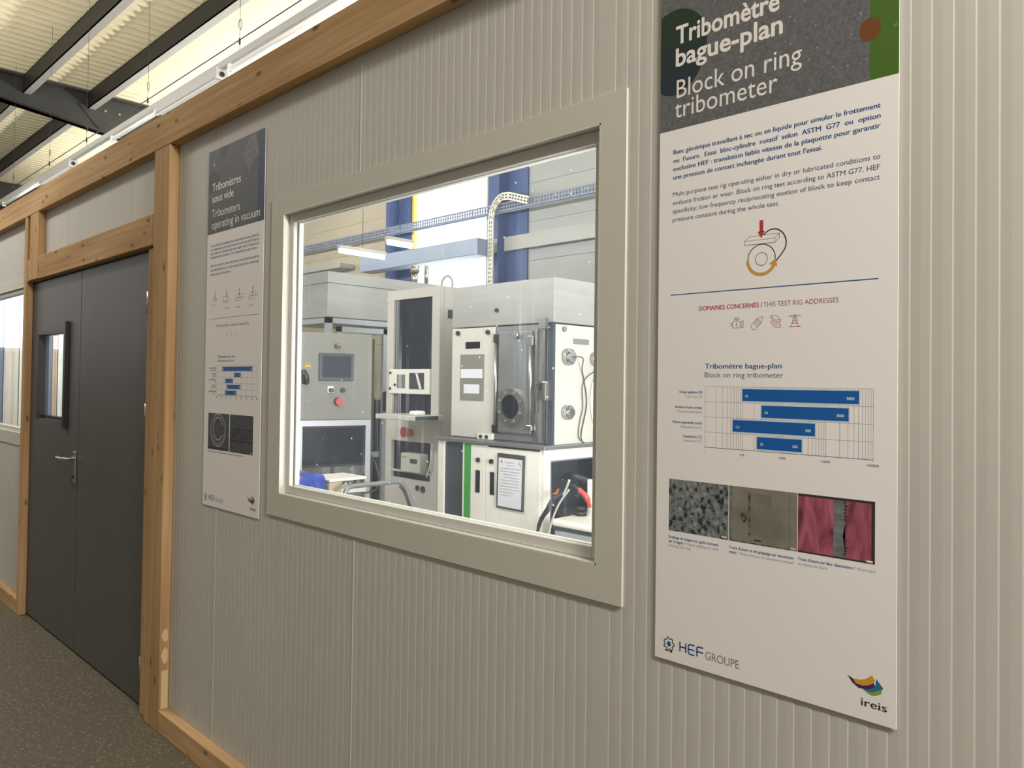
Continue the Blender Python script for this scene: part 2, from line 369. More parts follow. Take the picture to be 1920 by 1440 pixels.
    def stroke(s, pts, wd, y, closed=False):
        P = [Vector(p) for p in pts]; P = [p for i, p in enumerate(P) if i == 0 or (p - P[i - 1]).length > 1e-7]
        if closed and (P[0] - P[-1]).length < 1e-7: P.pop()
        n = len(P); A = []; B = []
        for i in range(n):
            a = P[i - 1] if (i or closed) else None; c = P[(i + 1) % n] if (i < n - 1 or closed) else None
            d1 = (P[i] - a).normalized() if a is not None else None; d2 = (c - P[i]).normalized() if c is not None else None
            d1 = d1 if d1 is not None else d2; d2 = d2 if d2 is not None else d1
            t = d1 + d2
            t = t.normalized() if t.length > 1e-4 else d1
            q = Vector((-t.y, t.x)); k = wd / 2 / max(.45, abs(q.dot(Vector((-d1.y, d1.x)))))
            A.append(s.bm.verts.new((P[i].x + q.x * k, y, P[i].y + q.y * k))); B.append(s.bm.verts.new((P[i].x - q.x * k, y, P[i].y - q.y * k)))
        for i in range(n if closed else n - 1):
            j = (i + 1) % n; s.bm.faces.new((A[i], A[j], B[j], B[i]))
        return s
    def arc(s, cx, cz, rx, rz, a0, a1, wd, y, n=28):
        return s.stroke([(cx + rx * math.cos(R(a0 + (a1 - a0) * i / n)), cz + rz * math.sin(R(a0 + (a1 - a0) * i / n))) for i in range(n if abs(a1 - a0) == 360 else n + 1)], wd, y, abs(a1 - a0) == 360)
    def text(s, body, x0, z, cap, y, x1=None, bold=0.0, align='L'):
        """one line of lettering on a board facing -y: baseline z, cap height cap, fitted between x0 and x1"""
        wide = bold >= .02; dbl = 0 < bold < .02
        me, mnx, mxx = glyphs(body, bold if wide else 0.0)
        k = cap / CAPH
        if x1 is not None: kx = (x1 - x0) / (mxx - mnx)
        else: kx = k
        ox = x0 if align == 'L' else x0 - (mxx - mnx) * kx
        for c in range(2 if dbl else 1):      # bold small print: the same letters laid down twice, a hair apart
            vs = [s.bm.verts.new((ox + (v[0] - mnx) * kx + c * cap * .055, y - c * .00002, z + v[1] * k)) for v in me[0]]
            for f in me[1]:
                try: s.bm.faces.new([vs[i] for i in f])
                except ValueError: pass
        return s
    def greek(s, x0, x1, z, h, y, rnd):
        """a line of print too small to read: word-long runs of tiny upright marks"""
        x = x0
        while x < x1 - h * .6:
            wl = min(rnd.uniform(2.0, 8.0) * h * .62, x1 - x)
            k = max(1, int(wl / (h * .62)))
            for i in range(k):
                xx = x + i * wl / k; t = rnd.random()
                s.rect(xx, xx + wl / k * .80, z, z + h * .16, y); s.rect(xx, xx + wl / k * .26, z, z + h * (1.5 if t < .2 else 1), y)
                s.rect(xx + wl / k * .1, xx + wl / k * .80, z + h * .84, z + h, y)
                if t > .35: s.rect(xx + wl / k * .55, xx + wl / k * .80, z, z + h * .9, y)
            x += wl + h * .55
        return s
    def build(s, name, m, parent=None, local=False, kind=None, label=None, smooth=False):
        if not local and parent is not None and ROOT.get(parent.name) is not None:
            bmesh.ops.transform(s.bm, matrix=ROOT[parent.name].inverted(), verts=s.bm.verts)
        bmesh.ops.recalc_face_normals(s.bm, faces=s.bm.faces)
        me = bpy.data.meshes.new(name); s.bm.to_mesh(me); s.bm.free()
        if smooth:
            for p in me.polygons: p.use_smooth = True
        me.materials.append(M[m] if isinstance(m, str) else m)
        o = bpy.data.objects.new(name, me); C.objects.link(o)
        if parent is not None:
            o.parent = parent
            if ROOT.get(parent.name) is not None: ROOT[o.name] = ROOT[parent.name]
        return tag(o, label, None, None, kind)

def solo(mb, name, m, label, cat, group=None):
    """a thing that is one mesh, its origin at its own base"""
    xs = [v.co for v in mb.bm.verts]
    c = Vector((sum(v.x for v in xs) / len(xs), sum(v.y for v in xs) / len(xs), min(v.z for v in xs)))
    bmesh.ops.translate(mb.bm, verts=mb.bm.verts, vec=-c)
    o = mb.build(name, m); o.location = c
    ROOT[o.name] = Matrix.Translation(c)
    return tag(o, label, cat, group)

_fc = bpy.data.curves.new('lettering', 'FONT'); _fo = bpy.data.objects.new('lettering', _fc)
_cache = {}
def glyphs(body, bold):
    k = (body, bold)
    if k not in _cache:
        _fc.body = body; _fc.offset = bold; _fc.resolution_u = 3; _fc.size = 1.0
        C.objects.link(_fo); bpy.context.view_layer.update()
        me = bpy.data.meshes.new_from_object(_fo.evaluated_get(bpy.context.evaluated_depsgraph_get()))
        C.objects.unlink(_fo)
        vs = [tuple(v.co) for v in me.vertices]; fs = [tuple(p.vertices) for p in me.polygons]
        bpy.data.meshes.remove(me)
        _cache[k] = ((vs, fs), min(v[0] for v in vs), max(v[0] for v in vs))
    return _cache[k]
_g = glyphs('H', 0.0); CAPH = max(v[1] for v in _g[0][0])

# ------------------------------------------------------------------ setting: floor, walls, roof
MB().box(-17.2, 6, -6.5, .06, -.06, 0).build('floor', 'floor', kind='structure', label='speckled grey-beige vinyl floor along the partition')
MB().box(-17.2, 6, .06, 6.7, -.06, 0).build('floor_lab', 'bounce_floor', kind='structure', label='unseen lab floor behind the partition, made pale to bounce light')  # pale tone added to bounce light up in the lab

PITCH = .0333
def ribbed(b, x0, x1, z0, z1):
    """front skin of the sandwich panels: shallow upright grooves and a wider joint about every metre"""
    joints = [-8.09, -7.105, -6.12, -5.134, -4.107, -3.079, -2.087, -1.106, -.12, .87, 1.86, 2.85, 3.84, 4.83]
    prof = [(x0, 0.0)]
    k = math.ceil((x0 + .012) / PITCH)
    ev = []
    while k * PITCH < x1 - .012:
        x = k * PITCH
        if min(abs(x - j) for j in joints) > .02: ev.append((x, 'g'))
        k += 1
    ev += [(j, 'j') for j in joints if x0 + .012 < j < x1 - .012]
    for x, t in sorted(ev):
        if t == 'g': prof += [(x - .0045, 0), (x - .002, .0006), (x - .001, .0006), (x + .014, 0)]
        else: prof += [(x - .008, 0), (x - .004, -.0018), (x - .002, -.0018), (x + .002, 0)]
    prof.append((x1, 0.0))
    A = [b.bm.verts.new((x, y, z0)) for x, y in prof]; B = [b.bm.verts.new((x, y, z1)) for x, y in prof]
    for i in range(len(prof) - 1): b.bm.faces.new((A[i], A[i + 1], B[i + 1], B[i]))
    # back skin and edges
    bk = [b.bm.verts.new((x, .06, z)) for x in (x0, x1) for z in (z0, z1)]
    b.bm.faces.new((bk[0], bk[1], bk[3], bk[2]))
    b.bm.faces.new((A[0], B[0], bk[1], bk[0])); b.bm.faces.new((A[-1], bk[2], bk[3], B[-1]))
    b.bm.faces.new(B + [bk[3], bk[1]]); b.bm.faces.new(A[::-1] + [bk[0], bk[2]])

TOPZ = 2.77
W1 = (-2.567, -1.105, 1.159, 2.186)          # clear opening inside the casing, window in the middle
W2 = (-7.49, -6.03, 1.18, 2.19)              # window left of the door
DX0, DX1, DZ = -5.90, -3.70, 2.20            # door opening
b = MB()
ribbed(b, -12, W2[0], 0, TOPZ); ribbed(b, W2[0], W2[1], 0, W2[2]); ribbed(b, W2[0], W2[1], W2[3], TOPZ); ribbed(b, W2[1], DX0, 0, TOPZ)
ribbed(b, DX0, DX1, DZ, TOPZ); ribbed(b, DX1, W1[0], 0, TOPZ); ribbed(b, W1[0], W1[1], 0, W1[2]); ribbed(b, W1[0], W1[1], W1[3], TOPZ)
ribbed(b, W1[1], 4.5, 0, TOPZ)
b.build('wall_front', 'panel', kind='structure', label='partition wall of pale ribbed sandwich panels')

# timber frame (pine), all proud of the panels by 45 mm
YF = -.045
def timber(n, axis, dims, label):
    return MB().box(*dims, bev=.003, seg=1).build('trim_%d' % n, 'woodx' if axis == 0 else 'woodz', kind='structure', label=label)
timber(1, 0, (-12, 4.5, YF, 0, 2.632, 2.785), 'pine top beam running the whole length of the partition')
post = timber(2, 2, (-3.693, -3.519, YF, 0, 0, 2.632), 'pine post between the door and the vacuum poster')
for zz, hh, q in ((.185, .085, 0), (.335, .038, 1), (.425, .030, 1)):
    pts = [(-.036, zz - hh), (-.006, zz - hh), (-.006, zz + hh), (-.036, zz + hh)] if not q else [(-.022 + .013 * math.cos(k * .785) * (1 + .25 * math.sin(k * 2)), zz + hh * math.sin(k * .785)) for k in range(8)]
    MB().prism(pts, 0, -3.519, -3.5184).build('filler_patch', 'filler', post, label='pale wood filler patch')
timber(3, 2, (-5.790, -5.603, YF, 0, 2.2, 2.632), 'short pine post above the door head')
timber(4, 0, (-5.86, -3.693, -.040, 0, 2.197, 2.345), 'pine lintel above the double door')
timber(5, 0, (-3.519, 4.5, YF, 0, .0, .097), 'pine sole plate under the panels right of the door')
timber(6, 0, (-12, -5.915, YF, 0, .0, .097), 'pine sole plate under the panels left of the door')
timber(7, 2, (-3.79, -3.725, -.028, .0, 0, 2.19), 'slim pine lining strip beside the hinges')
timber(8, 2, (-5.915, -5.862, YF, 0, 0, 2.632), 'narrow pine post left of the door')

# roof
b = MB(); n = 8; pitch = .15
xs = [(-17.2 + pitch * i / n) for i in range(int(22.6 / pitch * n))]
def ry(x, y): return 5.235 + .022 * max(-.8, min(.8, 1.5 * math.sin(2 * math.pi * x / pitch)))
rows = []
for y in (-6.5, 0, 2.2, 4.4, 6.6): rows.append([b.bm.verts.new((x, y, ry(x, y))) for x in xs])
for a, c in zip(rows, rows[1:]):
    for i in range(len(xs) - 1): b.bm.faces.new((a[i], a[i + 1], c[i + 1], c[i]))
b.build('ceiling', 'roof', kind='structure', label='corrugated cream roof sheeting')

# far wall of the hall behind the lab, with a daylight window and an added lit one
YB = 6.5
b = MB()
def clad(b, x0, x1, z0, z1):
    z = z0
    while z < z1 - 1e-6:
        t = min(z + .55, z1); b.box(x0, x1, YB, YB + .1, z, t - .012); b.box(x0, x1, YB + .012, YB + .1, t - .012, t); z = t
clad(b, -17.2, -10.10, 0, 5.25); clad(b, -10.10, -8.28, 0, 2.6); b.box(-10.10, -8.28, YB, YB + .1, 5.14, 5.25)
b.build('wall_rear', 'beigeclad', kind='structure', label='beige clad hall wall behind the machines')
b = MB(); clad(b, -8.28, -5.6, 0, 5.25); clad(b, -5.6, -3.0, 0, 5.25); clad(b, -3.0, 3.5, 0, 2.4); b.box(-3.0, 3.5, YB, YB + .1, 5.0, 5.25); clad(b, 3.5, 6, 0, 5.25)
b.build('wall_rear_right', 'paleclad', kind='structure', label='pale grey hall wall behind the vacuum chamber')
def far_window(n, x0, x1, z0, z1, lab):
    r = struct('window_%d' % n, lab)
    MB().rect(x0, x1, z0, z1, YB + .05).build('pane', 'daylight', r)
    f = MB(); f.box(x0, x0 + .05, YB - .02, YB + .08, z0, z1); f.build('window_frame', 'yframe', r, label='yellow left window post')
    f = MB(); f.box(x1 - .03, x1, YB - .02, YB + .08, z0, z1); f.box(x0, x1, YB - .01, YB + .08, z0, z0 + .05); f.build('window_frame', 'girt', r)
far_window(3, -10.10, -8.28, 2.6, 5.14, 'overexposed daylight window in the far hall wall')
far_window(4, -3.0, 3.5, 2.4, 5.0, 'long glowing pane added out of view in the far hall wall')  # out-of-view pane added as a light source for lab and roof
MB().box(-17.3, -17.1, -6.5, 6.6, 0, 5.3).build('wall_left', 'girder', kind='structure', label='dark end wall of the hall')

r = struct('window_5', 'added glowing pane high in the end wall, reflected in the door')  # glowing pane added so the door has something bright to reflect
b = MB(); b.box(-17.095, -17.085, -6.0, -1.6, 2.1, 5.0); b.build('pane', 'end_glow', r)
b = MB()
for q in ((-6.06, -6.0, 2.04, 5.06), (-1.6, -1.54, 2.04, 5.06), (-6.0, -1.6, 2.04, 2.1), (-6.0, -1.6, 5.0, 5.06), (-3.83, -3.77, 2.1, 5.0)): b.box(-17.1, -17.04, q[0], q[1], q[2], q[3])
b.build('window_frame', 'girt', r)

# ------------------------------------------------------------------ windows in the partition
def window(n, o, lab, full=True):
    x0, x1, z0, z1 = o; r = struct('window_%d' % n, lab)
    c = MB()
    ox0, ox1, oz0, oz1 = x0 - .085, x1 + .073, z0 - .081, z1 + .064
    if n == 2: ox1 = x1 + .105
    for q in ((ox0, x0, oz0, oz1), (x1, ox1, oz0, oz1), (x0, x1, oz0, z0), (x0, x1, z1, oz1)):
        c.box(q[0], q[1], -.006, .003, q[2], q[3])
    c.build('window_frame', 'casing', r)
    v = MB(); t = .004
    v.box(x0, x0 + t, -.006, .07, z0, z1); v.box(x1 - t, x1, -.006, .07, z0, z1); v.box(x0, x1, -.006, .07, z0, z0 + t); v.box(x0, x1, -.006, .07, z1 - t, z1)
    v.build('window_reveal', 'bead', r)
    w = MB(); q = .030
    X0, X1, Z0, Z1 = x0 + t, x1 - t, z0 + t, z1 - t
    for d in ((X0, X0 + q, Z0, Z1), (X1 - q, X1, Z0, Z1), (X0 + q, X1 - q, Z0, Z0 + q), (X0 + q, X1 - q, Z1 - q, Z1)):
        w.box(d[0], d[1], .018, .034, d[2], d[3], bev=.002, seg=1)
        w.box(d[0], d[1], .042, .060, d[2], d[3], bev=.002, seg=1)
    w.build('glazing_bead', 'bead', r)
    MB().box(X0 + .008, X1 - .008, .035, .041, Z0 + .008, Z1 - .008).build('pane', 'glass', r)
window(1, W1, 'large white-framed lab window between the two posters')
window(2, W2, 'white-framed window at the left edge beside the door')

# ------------------------------------------------------------------ double door
dr = struct('door_1', 'anthracite double door with a small glazed opening')
b = MB(); wx0, wx1, wz0, wz1 = -5.712, -5.127, 1.305, 1.862
L0, L1 = -5.862, -4.868
for q in ((L0, wx0, .012, 2.185), (wx1, L1, .012, 2.185), (wx0, wx1, .012, wz0), (wx0, wx1, wz1, 2.185)): b.box(q[0], q[1], .0, .05, q[2], q[3])
leaf = b.build('door_leaf', 'door', dr)
b = MB(); t = .02
for q in ((wx0, wx0 + t, wz0, wz1), (wx1 - t, wx1, wz0, wz1), (wx0 + t, wx1 - t, wz1 - t, wz1)): b.box(q[0], q[1], -.006, .056, q[2], q[3])
b.box(wx0 + t, wx1 - t, .02, .056, wz0, wz0 + t)
b.build('glazing_frame', 'black', leaf)
MB().box(wx0 + t, wx1 - t, .036, .042, wz0 + t, wz1 - t).build('pane', 'glass', leaf)
MB().box(-5.108, -5.066, -.022, .0, 1.268, 1.905, bev=.002, seg=1).build('cover_strip', 'black', leaf)
b = MB(); b.box(-4.927, -4.885, -.008, 0, .962, 1.145, bev=.003)
plate = b.build('handle_plate', 'steel', leaf)
b = MB(); b.tube([(-4.906, -.006, 1.105), (-4.906, -.045, 1.105), (-4.92, -.058, 1.105), (-5.02, -.058, 1.103), (-5.055, -.055, 1.104), (-5.07, -.035, 1.105)], .0095)
b.build('handle', 'steel', plate)
b = MB(); b.cyl((-4.906, 0, 1.0), (-4.906, -.014, 1.0), .009); b.build('lock_cylinder', 'black', plate)
leaf2 = MB().box(-4.860, -3.846, .0, .05, .012, 2.185).build('door_leaf', 'door', dr)
for z in (1.937, 1.40, .198):
    h = MB(); h.cyl((-3.828, -.008, z - .052), (-3.828, -.008, z + .052), .010, n=16); h.box(-3.848, -3.828, -.004, 0, z - .05, z + .05)
    h.build('hinge', 'steel', leaf2)
b = MB(); b.box(-3.846, -3.79, .012, .05, 0, 2.19); b.box(-3.88, -3.69, .051, .066, 0, 2.21); b.box(-5.92, -5.83, .051, .066, 0, 2.21); b.box(-5.92, -3.69, .051, .066, 2.16, 2.215); b.box(-4.90, -4.83, .051, .066, .012, 2.16)  # dark strips added for the shaded hinge gap and to stop light leaks
b.build('door_light_stop', 'darkgap', dr)
MB().box(-5.90, -3.79, .052, .058, 0, .01).build('threshold', 'darkgap', dr)

# ------------------------------------------------------------------ posters
def gear(b, cx, cz, r, y):
    pts = []
    for i in range(72):
        a = 2 * math.pi * i / 72; q = r * (1 + .14 * (1 if math.cos(7 * a) > .25 else (-1 if math.cos(7 * a) < -.25 else 0)))
        pts.append((cx + q * math.cos(a) * .9, cz + q * math.sin(a)))
    b.stroke(pts, r * .16, y, True)
def logos(root, k, gx, gz, hx0, hx1, hz, gr0, gr1, gz0, ix, iz, it0, it1, itz, small=False):
    y = -.00412
    b = MB(); gear(b, gx, gz, .0125 * k, y)
    b.rect(gx - .009 * k, gx - .003 * k, gz - .016 * k, gz - .0125 * k, y); b.rect(gx + .002 * k, gx + .008 * k, gz - .017 * k, gz - .013 * k, y)
    b.build('gear_emblem', 'ink_dark', root)
    MB().disc(gx, gz, .0048 * k, .0056 * k, y).build('emblem_centre', 'ink_bar', root)
    b = MB(); s = (hx1 - hx0) / 3.3; hh = .020 * k; wd = .0030 * k
    x = hx0 + wd
    b.stroke([(x, hz), (x, hz + hh)], wd, y); b.stroke([(x + s * .78, hz), (x + s * .78, hz + hh)], wd, y); b.stroke([(x, hz + hh / 2), (x + s * .78, hz + hh / 2)], wd, y)
    x += s * 1.12
    for f in (0, .5, 1): b.stroke([(x + (.12 * s if f != .5 else 0), hz + hh * f), (x + s * .82, hz + hh * f)], wd, y)
    b.stroke([(x + .12 * s, hz), (x, hz + hh * .25), (x, hz + hh * .75), (x + .12 * s, hz + hh)], wd, y)
    x += s * 1.14
    for f in (.5, 1): b.stroke([(x + (.1 * s if f == 1 else 0), hz + hh * f), (x + s * .82, hz + hh * f)], wd, y)
    b.stroke([(x, hz), (x, hz + hh * .85), (x + .1 * s, hz + hh)], wd, y)
    b.build('logo_lettering', 'ink_blue', root)
    b = MB(); b.text('GROUPE', gr0, gz0, .0165 * k, y, gr1, bold=-.012 if not small else 0); b.build('logo_lettering', 'ink_grey', root)
    # swoosh emblem made of curved bands
    def band(pts_t, pts_b, m):
        MB().poly([(ix + a * k, iz + c * k) for a, c in pts_t] + [(ix + a * k, iz + c * k) for a, c in pts_b[::-1]], band.y).build('swoosh_band', m, root); band.y -= .00003
    band.y = -.00405
    band([(-.016, -.003), (-.004, -.009), (.006, -.010), (.017, -.004), (.022, .001)], [(-.012, -.009), (-.002, -.0155), (.006, -.0175), (.014, -.014), (.020, -.010)], 'ink_lime')
    band([(-.022, .006), (-.012, -.003), (.0, -.005), (.010, .001), (.012, .014)], [(-.018, -.003), (-.008, -.011), (.004, -.012), (.016, -.005), (.024, .000)], 'ink_sky')
    band([(-.038, .008), (-.024, .003), (-.010, .001), (.0, .003), (.008, .006)], [(-.028, -.004), (-.018, -.010), (-.006, -.009), (.004, -.005), (.010, .000)], 'ink_purple')
    band([(-.028, .004), (-.016, .005), (-.006, .009), (.002, .016), (.005, .018)], [(-.023, -.003), (-.012, -.004), (-.002, -.001), (.006, .004), (.010, .009)], 'ink_amber')
    b = MB(); b.text('ireis', it0, itz, .0135 * k, y, it1, bold=.006); b.build('logo_lettering', 'ink_dark', root)

# --- right poster
PX0, PX1, PZ0, PZ1, PH = -.943, -.4535, .992, 2.478, 2.126
p1 = thing('poster', 'tall white poster headed Tribomètre bague-plan on the wall right of the lab window', 'poster', (PX0, 0, PZ0))
MB().box(PX0, PX1, -.004, -.002, PZ0, PZ1).build('poster_panel', 'paper', p1)
Y1, Y2, Y3, Y4 = -.00405, -.0041, -.00415, -.0042
MB().rect(PX0, PX1, PH, PZ1, Y1).build('header_print', 'head_grey', p1)
b = MB(); b.rect(-.5025, PX1, PH, PZ1, Y2); b.build('green_band', 'ink_green', p1)
b = MB(); cx, cz, rx, rz = -.908, 2.294, .078, .0925
up = [(max(PX0, cx + rx * math.cos(R(a))), cz + .012 + (rz - .012) * math.sin(R(a))) for a in range(0, 181, 6)]
b.poly(up, Y2); b.build('green_disc', 'ink_forest', p1)
b = MB(); lo = [(max(PX0, cx + rx * math.cos(R(a))), cz + .012 + (rz + .012) * math.sin(R(a))) for a in range(180, 361, 6)]
b.poly(lo, Y2); b.build('teal_disc', 'ink_teal', p1)
b = MB(); b.disc(-.5025, 2.218, .0185, .021, Y3); b.build('brown_dot', 'ink_brown', p1)
b = MB(); b.stroke([(-.462, 2.212), (-.456, 2.217)], .001, Y3); b.stroke([(-.4605, 2.209), (-.4565, 2.2125)], .0008, Y3); b.build('scuff', 'ink_pale', p1)
b = MB()
b.text('Tribomètre', -.905, 2.3105, .0375, Y4, -.672, bold=.022); b.text('bague-plan', -.905, 2.2625, .0375, Y4, -.665, bold=.022)
b.build('title_lettering', 'ink_white', p1)
b = MB(); b.text('Block on ring', -.902, 2.1935, .0385, Y4, -.627); b.text('tribometer', -.906, 2.151, .0385, Y4, -.675); b.build('subtitle_lettering', 'ink_white', p1)
b = MB()
for t, z, x1 in (('Banc générique travaillant à sec ou en liquide pour simuler le frottement', 2.0735, -.484), ('ou  l\'usure.  Essai  bloc-cylindre  rotatif  selon  ASTM  G77  ou  option', 2.055, -.484),
                 ('exclusive HEF : translation faible vitesse de la plaquette pour garantir', 2.0373, -.484), ('une pression de contact inchangée durant tout l\'essai.', 2.019, -.587)):
    b.text(t, -.9085, z, .0092, Y4, x1, bold=.010)
b.build('french_paragraph', 'ink_blue', p1)
b = MB()
for t, z, x1 in (('Multi purpose test rig operating either in dry or lubricated conditions to', 1.9825, -.484), ('evaluate friction or wear. Block on ring test according to ASTM G77. HEF', 1.964, -.484),
                 ('specificity: low frequency reciprocating motion of block to keep contact', 1.946, -.484), ('pressure constant during the whole test.', 1.928, -.670)):
    b.text(t, -.9085, z, .0092, Y4, x1)
b.build('english_paragraph', 'ink_slate', p1)
# diagram
b = MB(); y = Y2
b.stroke([(-.7015, 1.8735), (-.697, 1.878), (-.692, 1.8812), (-.686, 1.8832), (-.680, 1.8836), (-.6735, 1.8822), (-.667, 1.8785), (-.661, 1.8725), (-.657, 1.865), (-.6552, 1.857), (-.6558, 1.848), (-.6595, 1.8395), (-.6655, 1.832), (-.677, 1.819)], .0024, y)
b.build('diagram_arm', 'ink_dark', p1)
b = MB(); b.poly([(-.741, 1.866), (-.731, 1.874), (-.669, 1.874), (-.669, 1.865), (-.678, 1.857), (-.741, 1.858)], Y3 + .00002); b.build('diagram_block', 'paper', p1)
b = MB(); b.stroke([(-.741, 1.866), (-.731, 1.874), (-.669, 1.874), (-.678, 1.8655)], .0009, Y3, True); b.stroke([(-.741, 1.866), (-.741, 1.858), (-.678, 1.8572), (-.669, 1.865), (-.669, 1.874)], .0009, Y3); b.stroke([(-.678, 1.857), (-.678, 1.8655)], .0009, Y3)
b.arc(-.7055, 1.828, .0285, .0285, 0, 360, .0018, Y2, 48); b.arc(-.7055, 1.8275, .0126, .0126, 0, 360, .001, Y2, 40)
b.build('diagram_lines', 'ink_dark', p1)
b = MB(); b.arc(-.7055, 1.828, .0292, .0310, 183, 345, .0062, Y3, 30); b.poly([(-.689, 1.816), (-.6725, 1.8105), (-.6765, 1.826)], Y4); b.build('ochre_arrow', 'ink_ochre', p1)
b = MB(); b.rect(-.7098, -.7022, 1.881, 1.904, Y4); b.poly([(-.7137, 1.882), (-.7060, 1.868), (-.6985, 1.882)], Y4); b.build('red_arrow', 'ink_red', p1)
MB().rect(-.912, -.486, 1.7695, 1.7715, Y2).build('divider_line', 'ink_blue', p1)
b = MB(); b.text('DOMAINES CONCERNÉS /', -.843, 1.733, .0092, Y2, -.7035, bold=.011); b.build('domain_heading', 'ink_red', p1)
b = MB(); b.text('THIS TEST RIG ADDRESSES', -.7005, 1.733, .0092, Y2, -.555); b.build('domain_heading', 'ink_brick', p1)
lw = .0009
b = MB(); x, z = -.757, 1.702
b.stroke([(x - .008, z - .008), (x + .006, z - .008), (x + .008, z - .004), (x + .008, z + .003), (x + .003, z + .006), (x - .006, z + .006), (x - .009, z + .003), (x - .009, z - .004)], lw, Y2, True)
b.stroke([(x - .005, z + .009), (x + .005, z + .009), (x + .005, z + .012), (x - .005, z + .012)], lw, Y2, True); b.stroke([(x, z + .006), (x, z + .009)], lw, Y2)
b.stroke([(x + .010, z - .007), (x + .014, z - .008), (x + .014, z + .006), (x + .010, z + .005)], lw, Y2, True)
b.stroke([(x - .009, z + .001), (x - .014, z + .001)], lw, Y2); b.stroke([(x - .009, z - .003), (x - .014, z - .003)], lw, Y2)
b.stroke([(x + .001, z + .004), (x - .002, z - .001), (x + .001, z - .001), (x - .001, z - .006)], lw, Y2); b.build('engine_icon', 'ink_brick', p1)
b = MB(); x, z = -.7125, 1.703; a = R(45)
def rot(px, pz): return (x + px * math.cos(a) - pz * math.sin(a), z + px * math.sin(a) + pz * math.cos(a))
b.stroke([rot(*q) for q in ((-.016, -.0045), (-.016, .0045), (-.013, .006), (.006, .006), (.011, .002), (.015, .002), (.015, -.002), (.011, -.002), (.006, -.006), (-.013, -.006))], lw, Y2, True)
for q in (-.006, -.002, .002, .005): b.stroke([rot(q, -.006), rot(q, .006)], lw, Y2)
b.build('bottle_icon', 'ink_brick', p1)
b = MB(); x, z = -.675, 1.703
b.stroke([(x - .010, z + .012), (x + .001, z + .012), (x + .010, z + .003), (x - .001, z + .003)], lw, Y2, True); b.stroke([(x - .010, z + .012), (x - .010, z + .008), (x - .001, z - .001), (x + .010, z - .001), (x + .010, z + .003)], lw, Y2)
b.stroke([(x - .010, z + .002), (x - .010, z - .001), (x - .001, z - .011), (x + .010, z - .011), (x + .010, z - .007), (x + .007, z - .007), (x + .006, z - .001)], lw, Y2); b.stroke([(x - .008, z + .003), (x + .001, z - .007), (x + .002, z - .001)], lw, Y2); b.build('beam_icon', 'ink_brick', p1)
b = MB(); x, z = -.637, 1.703
b.stroke([(x - .007, z - .010), (x, z + .013), (x + .007, z - .010)], lw, Y2); b.stroke([(x - .012, z + .009), (x + .012, z + .0095)], lw * 1.5, Y2); b.stroke([(x - .012, z - .011), (x + .012, z - .011)], lw * 1.6, Y2)
for q in (-.006, -.001, .004): b.stroke([(x - .006 + (q + .006) * .3, z + q), (x + .006 - (q + .006) * .3, z + q + .003)], lw * .8, Y2); b.stroke([(x + .006 - (q + .006) * .3, z + q), (x - .006 + (q + .006) * .3, z + q + .003)], lw * .8, Y2)
b.build('pylon_icon', 'ink_brick', p1)
b = MB(); b.text('Tribomètre bague-plan', -.828, 1.6125, .0102, Y2, -.663, bold=.011); b.build('chart_title', 'ink_blue', p1)
b = MB(); b.text('Block on ring tribometer', -.828, 1.5945, .0102, Y2, -.6595); b.build('chart_title', 'ink_slate', p1)
gx0, gx1, gz0, gz1 = -.8265, -.4935, 1.4505, 1.5755; dec = (gx1 - gx0) / 4
b = MB()
for i in range(4):
    for k in range(1, 11):
        xx = gx0 + dec * (i + math.log10(k)); b.rect(xx - .00022, xx + .00022, gz0, gz1, Y1)
for k in range(1, 5):
    zz = gz0 + (gz1 - gz0) * k / 4; b.rect(gx0, gx1, zz - .00025, zz + .00025, Y1)
b.build('chart_grid', 'ink_slate', p1)
b = MB(); b.rect(gx0, gx1, gz0 - .0005, gz0 + .0005, Y2)
for i, t in enumerate(('1', '10', '100', '1000', '10000')):
    xx = gx0 + dec * i; b.rect(xx - .0004, xx + .0004, gz0 - .003, gz0 + .003, Y2)
    wdt = .0018 * len(t) + .0008 * (len(t) > 1); b.text(t, xx - wdt, 1.4385, .0042, Y2, xx + wdt, bold=.01) if t != '1' else b.text(t, xx - .0006, 1.4385, .0042, Y2)
b.build('chart_axis', 'ink_slate', p1)
for x0, x1, zt, zb, a, c in ((-.7435, -.518, 1.5715, 1.548, '10', '5000'), (-.703, -.536, 1.5400, 1.5165, '30', '3000'), (-.764, -.597, 1.5095, 1.4860, '5,5', '500'), (-.712, -.622, 1.4782, 1.4547, '25', '250')):
    MB().rect(x0 - .002, x1 + .002, zb - .002, zt + .002, Y2).build('bar_halo', 'ink_halo', p1)
    br = MB().rect(x0, x1, zb, zt, Y3).build('chart_bar', 'ink_bar', p1)
    zm = (zt + zb) / 2 - .0045
    MB().text(a, x0 + .0065, zm, .0048, Y4, bold=.011).build('bar_lettering', 'ink_white', br); MB().text(c, x1 - .008, zm, .0048, Y4, bold=.02, align='R').build('bar_lettering', 'ink_white', br)
for t, z, x0 in (('Charge appliquée (N)', 1.561, -.888), ('Rotation broche (tr/min)', 1.529, -.898), ('Vitesse tangentielle (cm/s)', 1.497, -.905), ('Température (°C)', 1.468, -.880)): MB().text(t, x0, z, .0052, Y2, -.834, bold=.008).build('row_lettering', 'ink_blue', p1)
for t, z, x0 in (('Load range (N)', 1.552, -.872), ('Rotational speed (rpm)', 1.520, -.893), ('Sliding speed (cm/s)', 1.488, -.885), ('Temperature (°C)', 1.459, -.878)): MB().text(t, x0, z, .005, Y2, -.834).build('row_lettering', 'ink_pale', p1)
ph1 = MB().rect(-.9115, -.772, 1.2675, 1.3775, Y1).build('photo_print', 'micro_pitted', p1, label='print of a pitted grey metal surface')
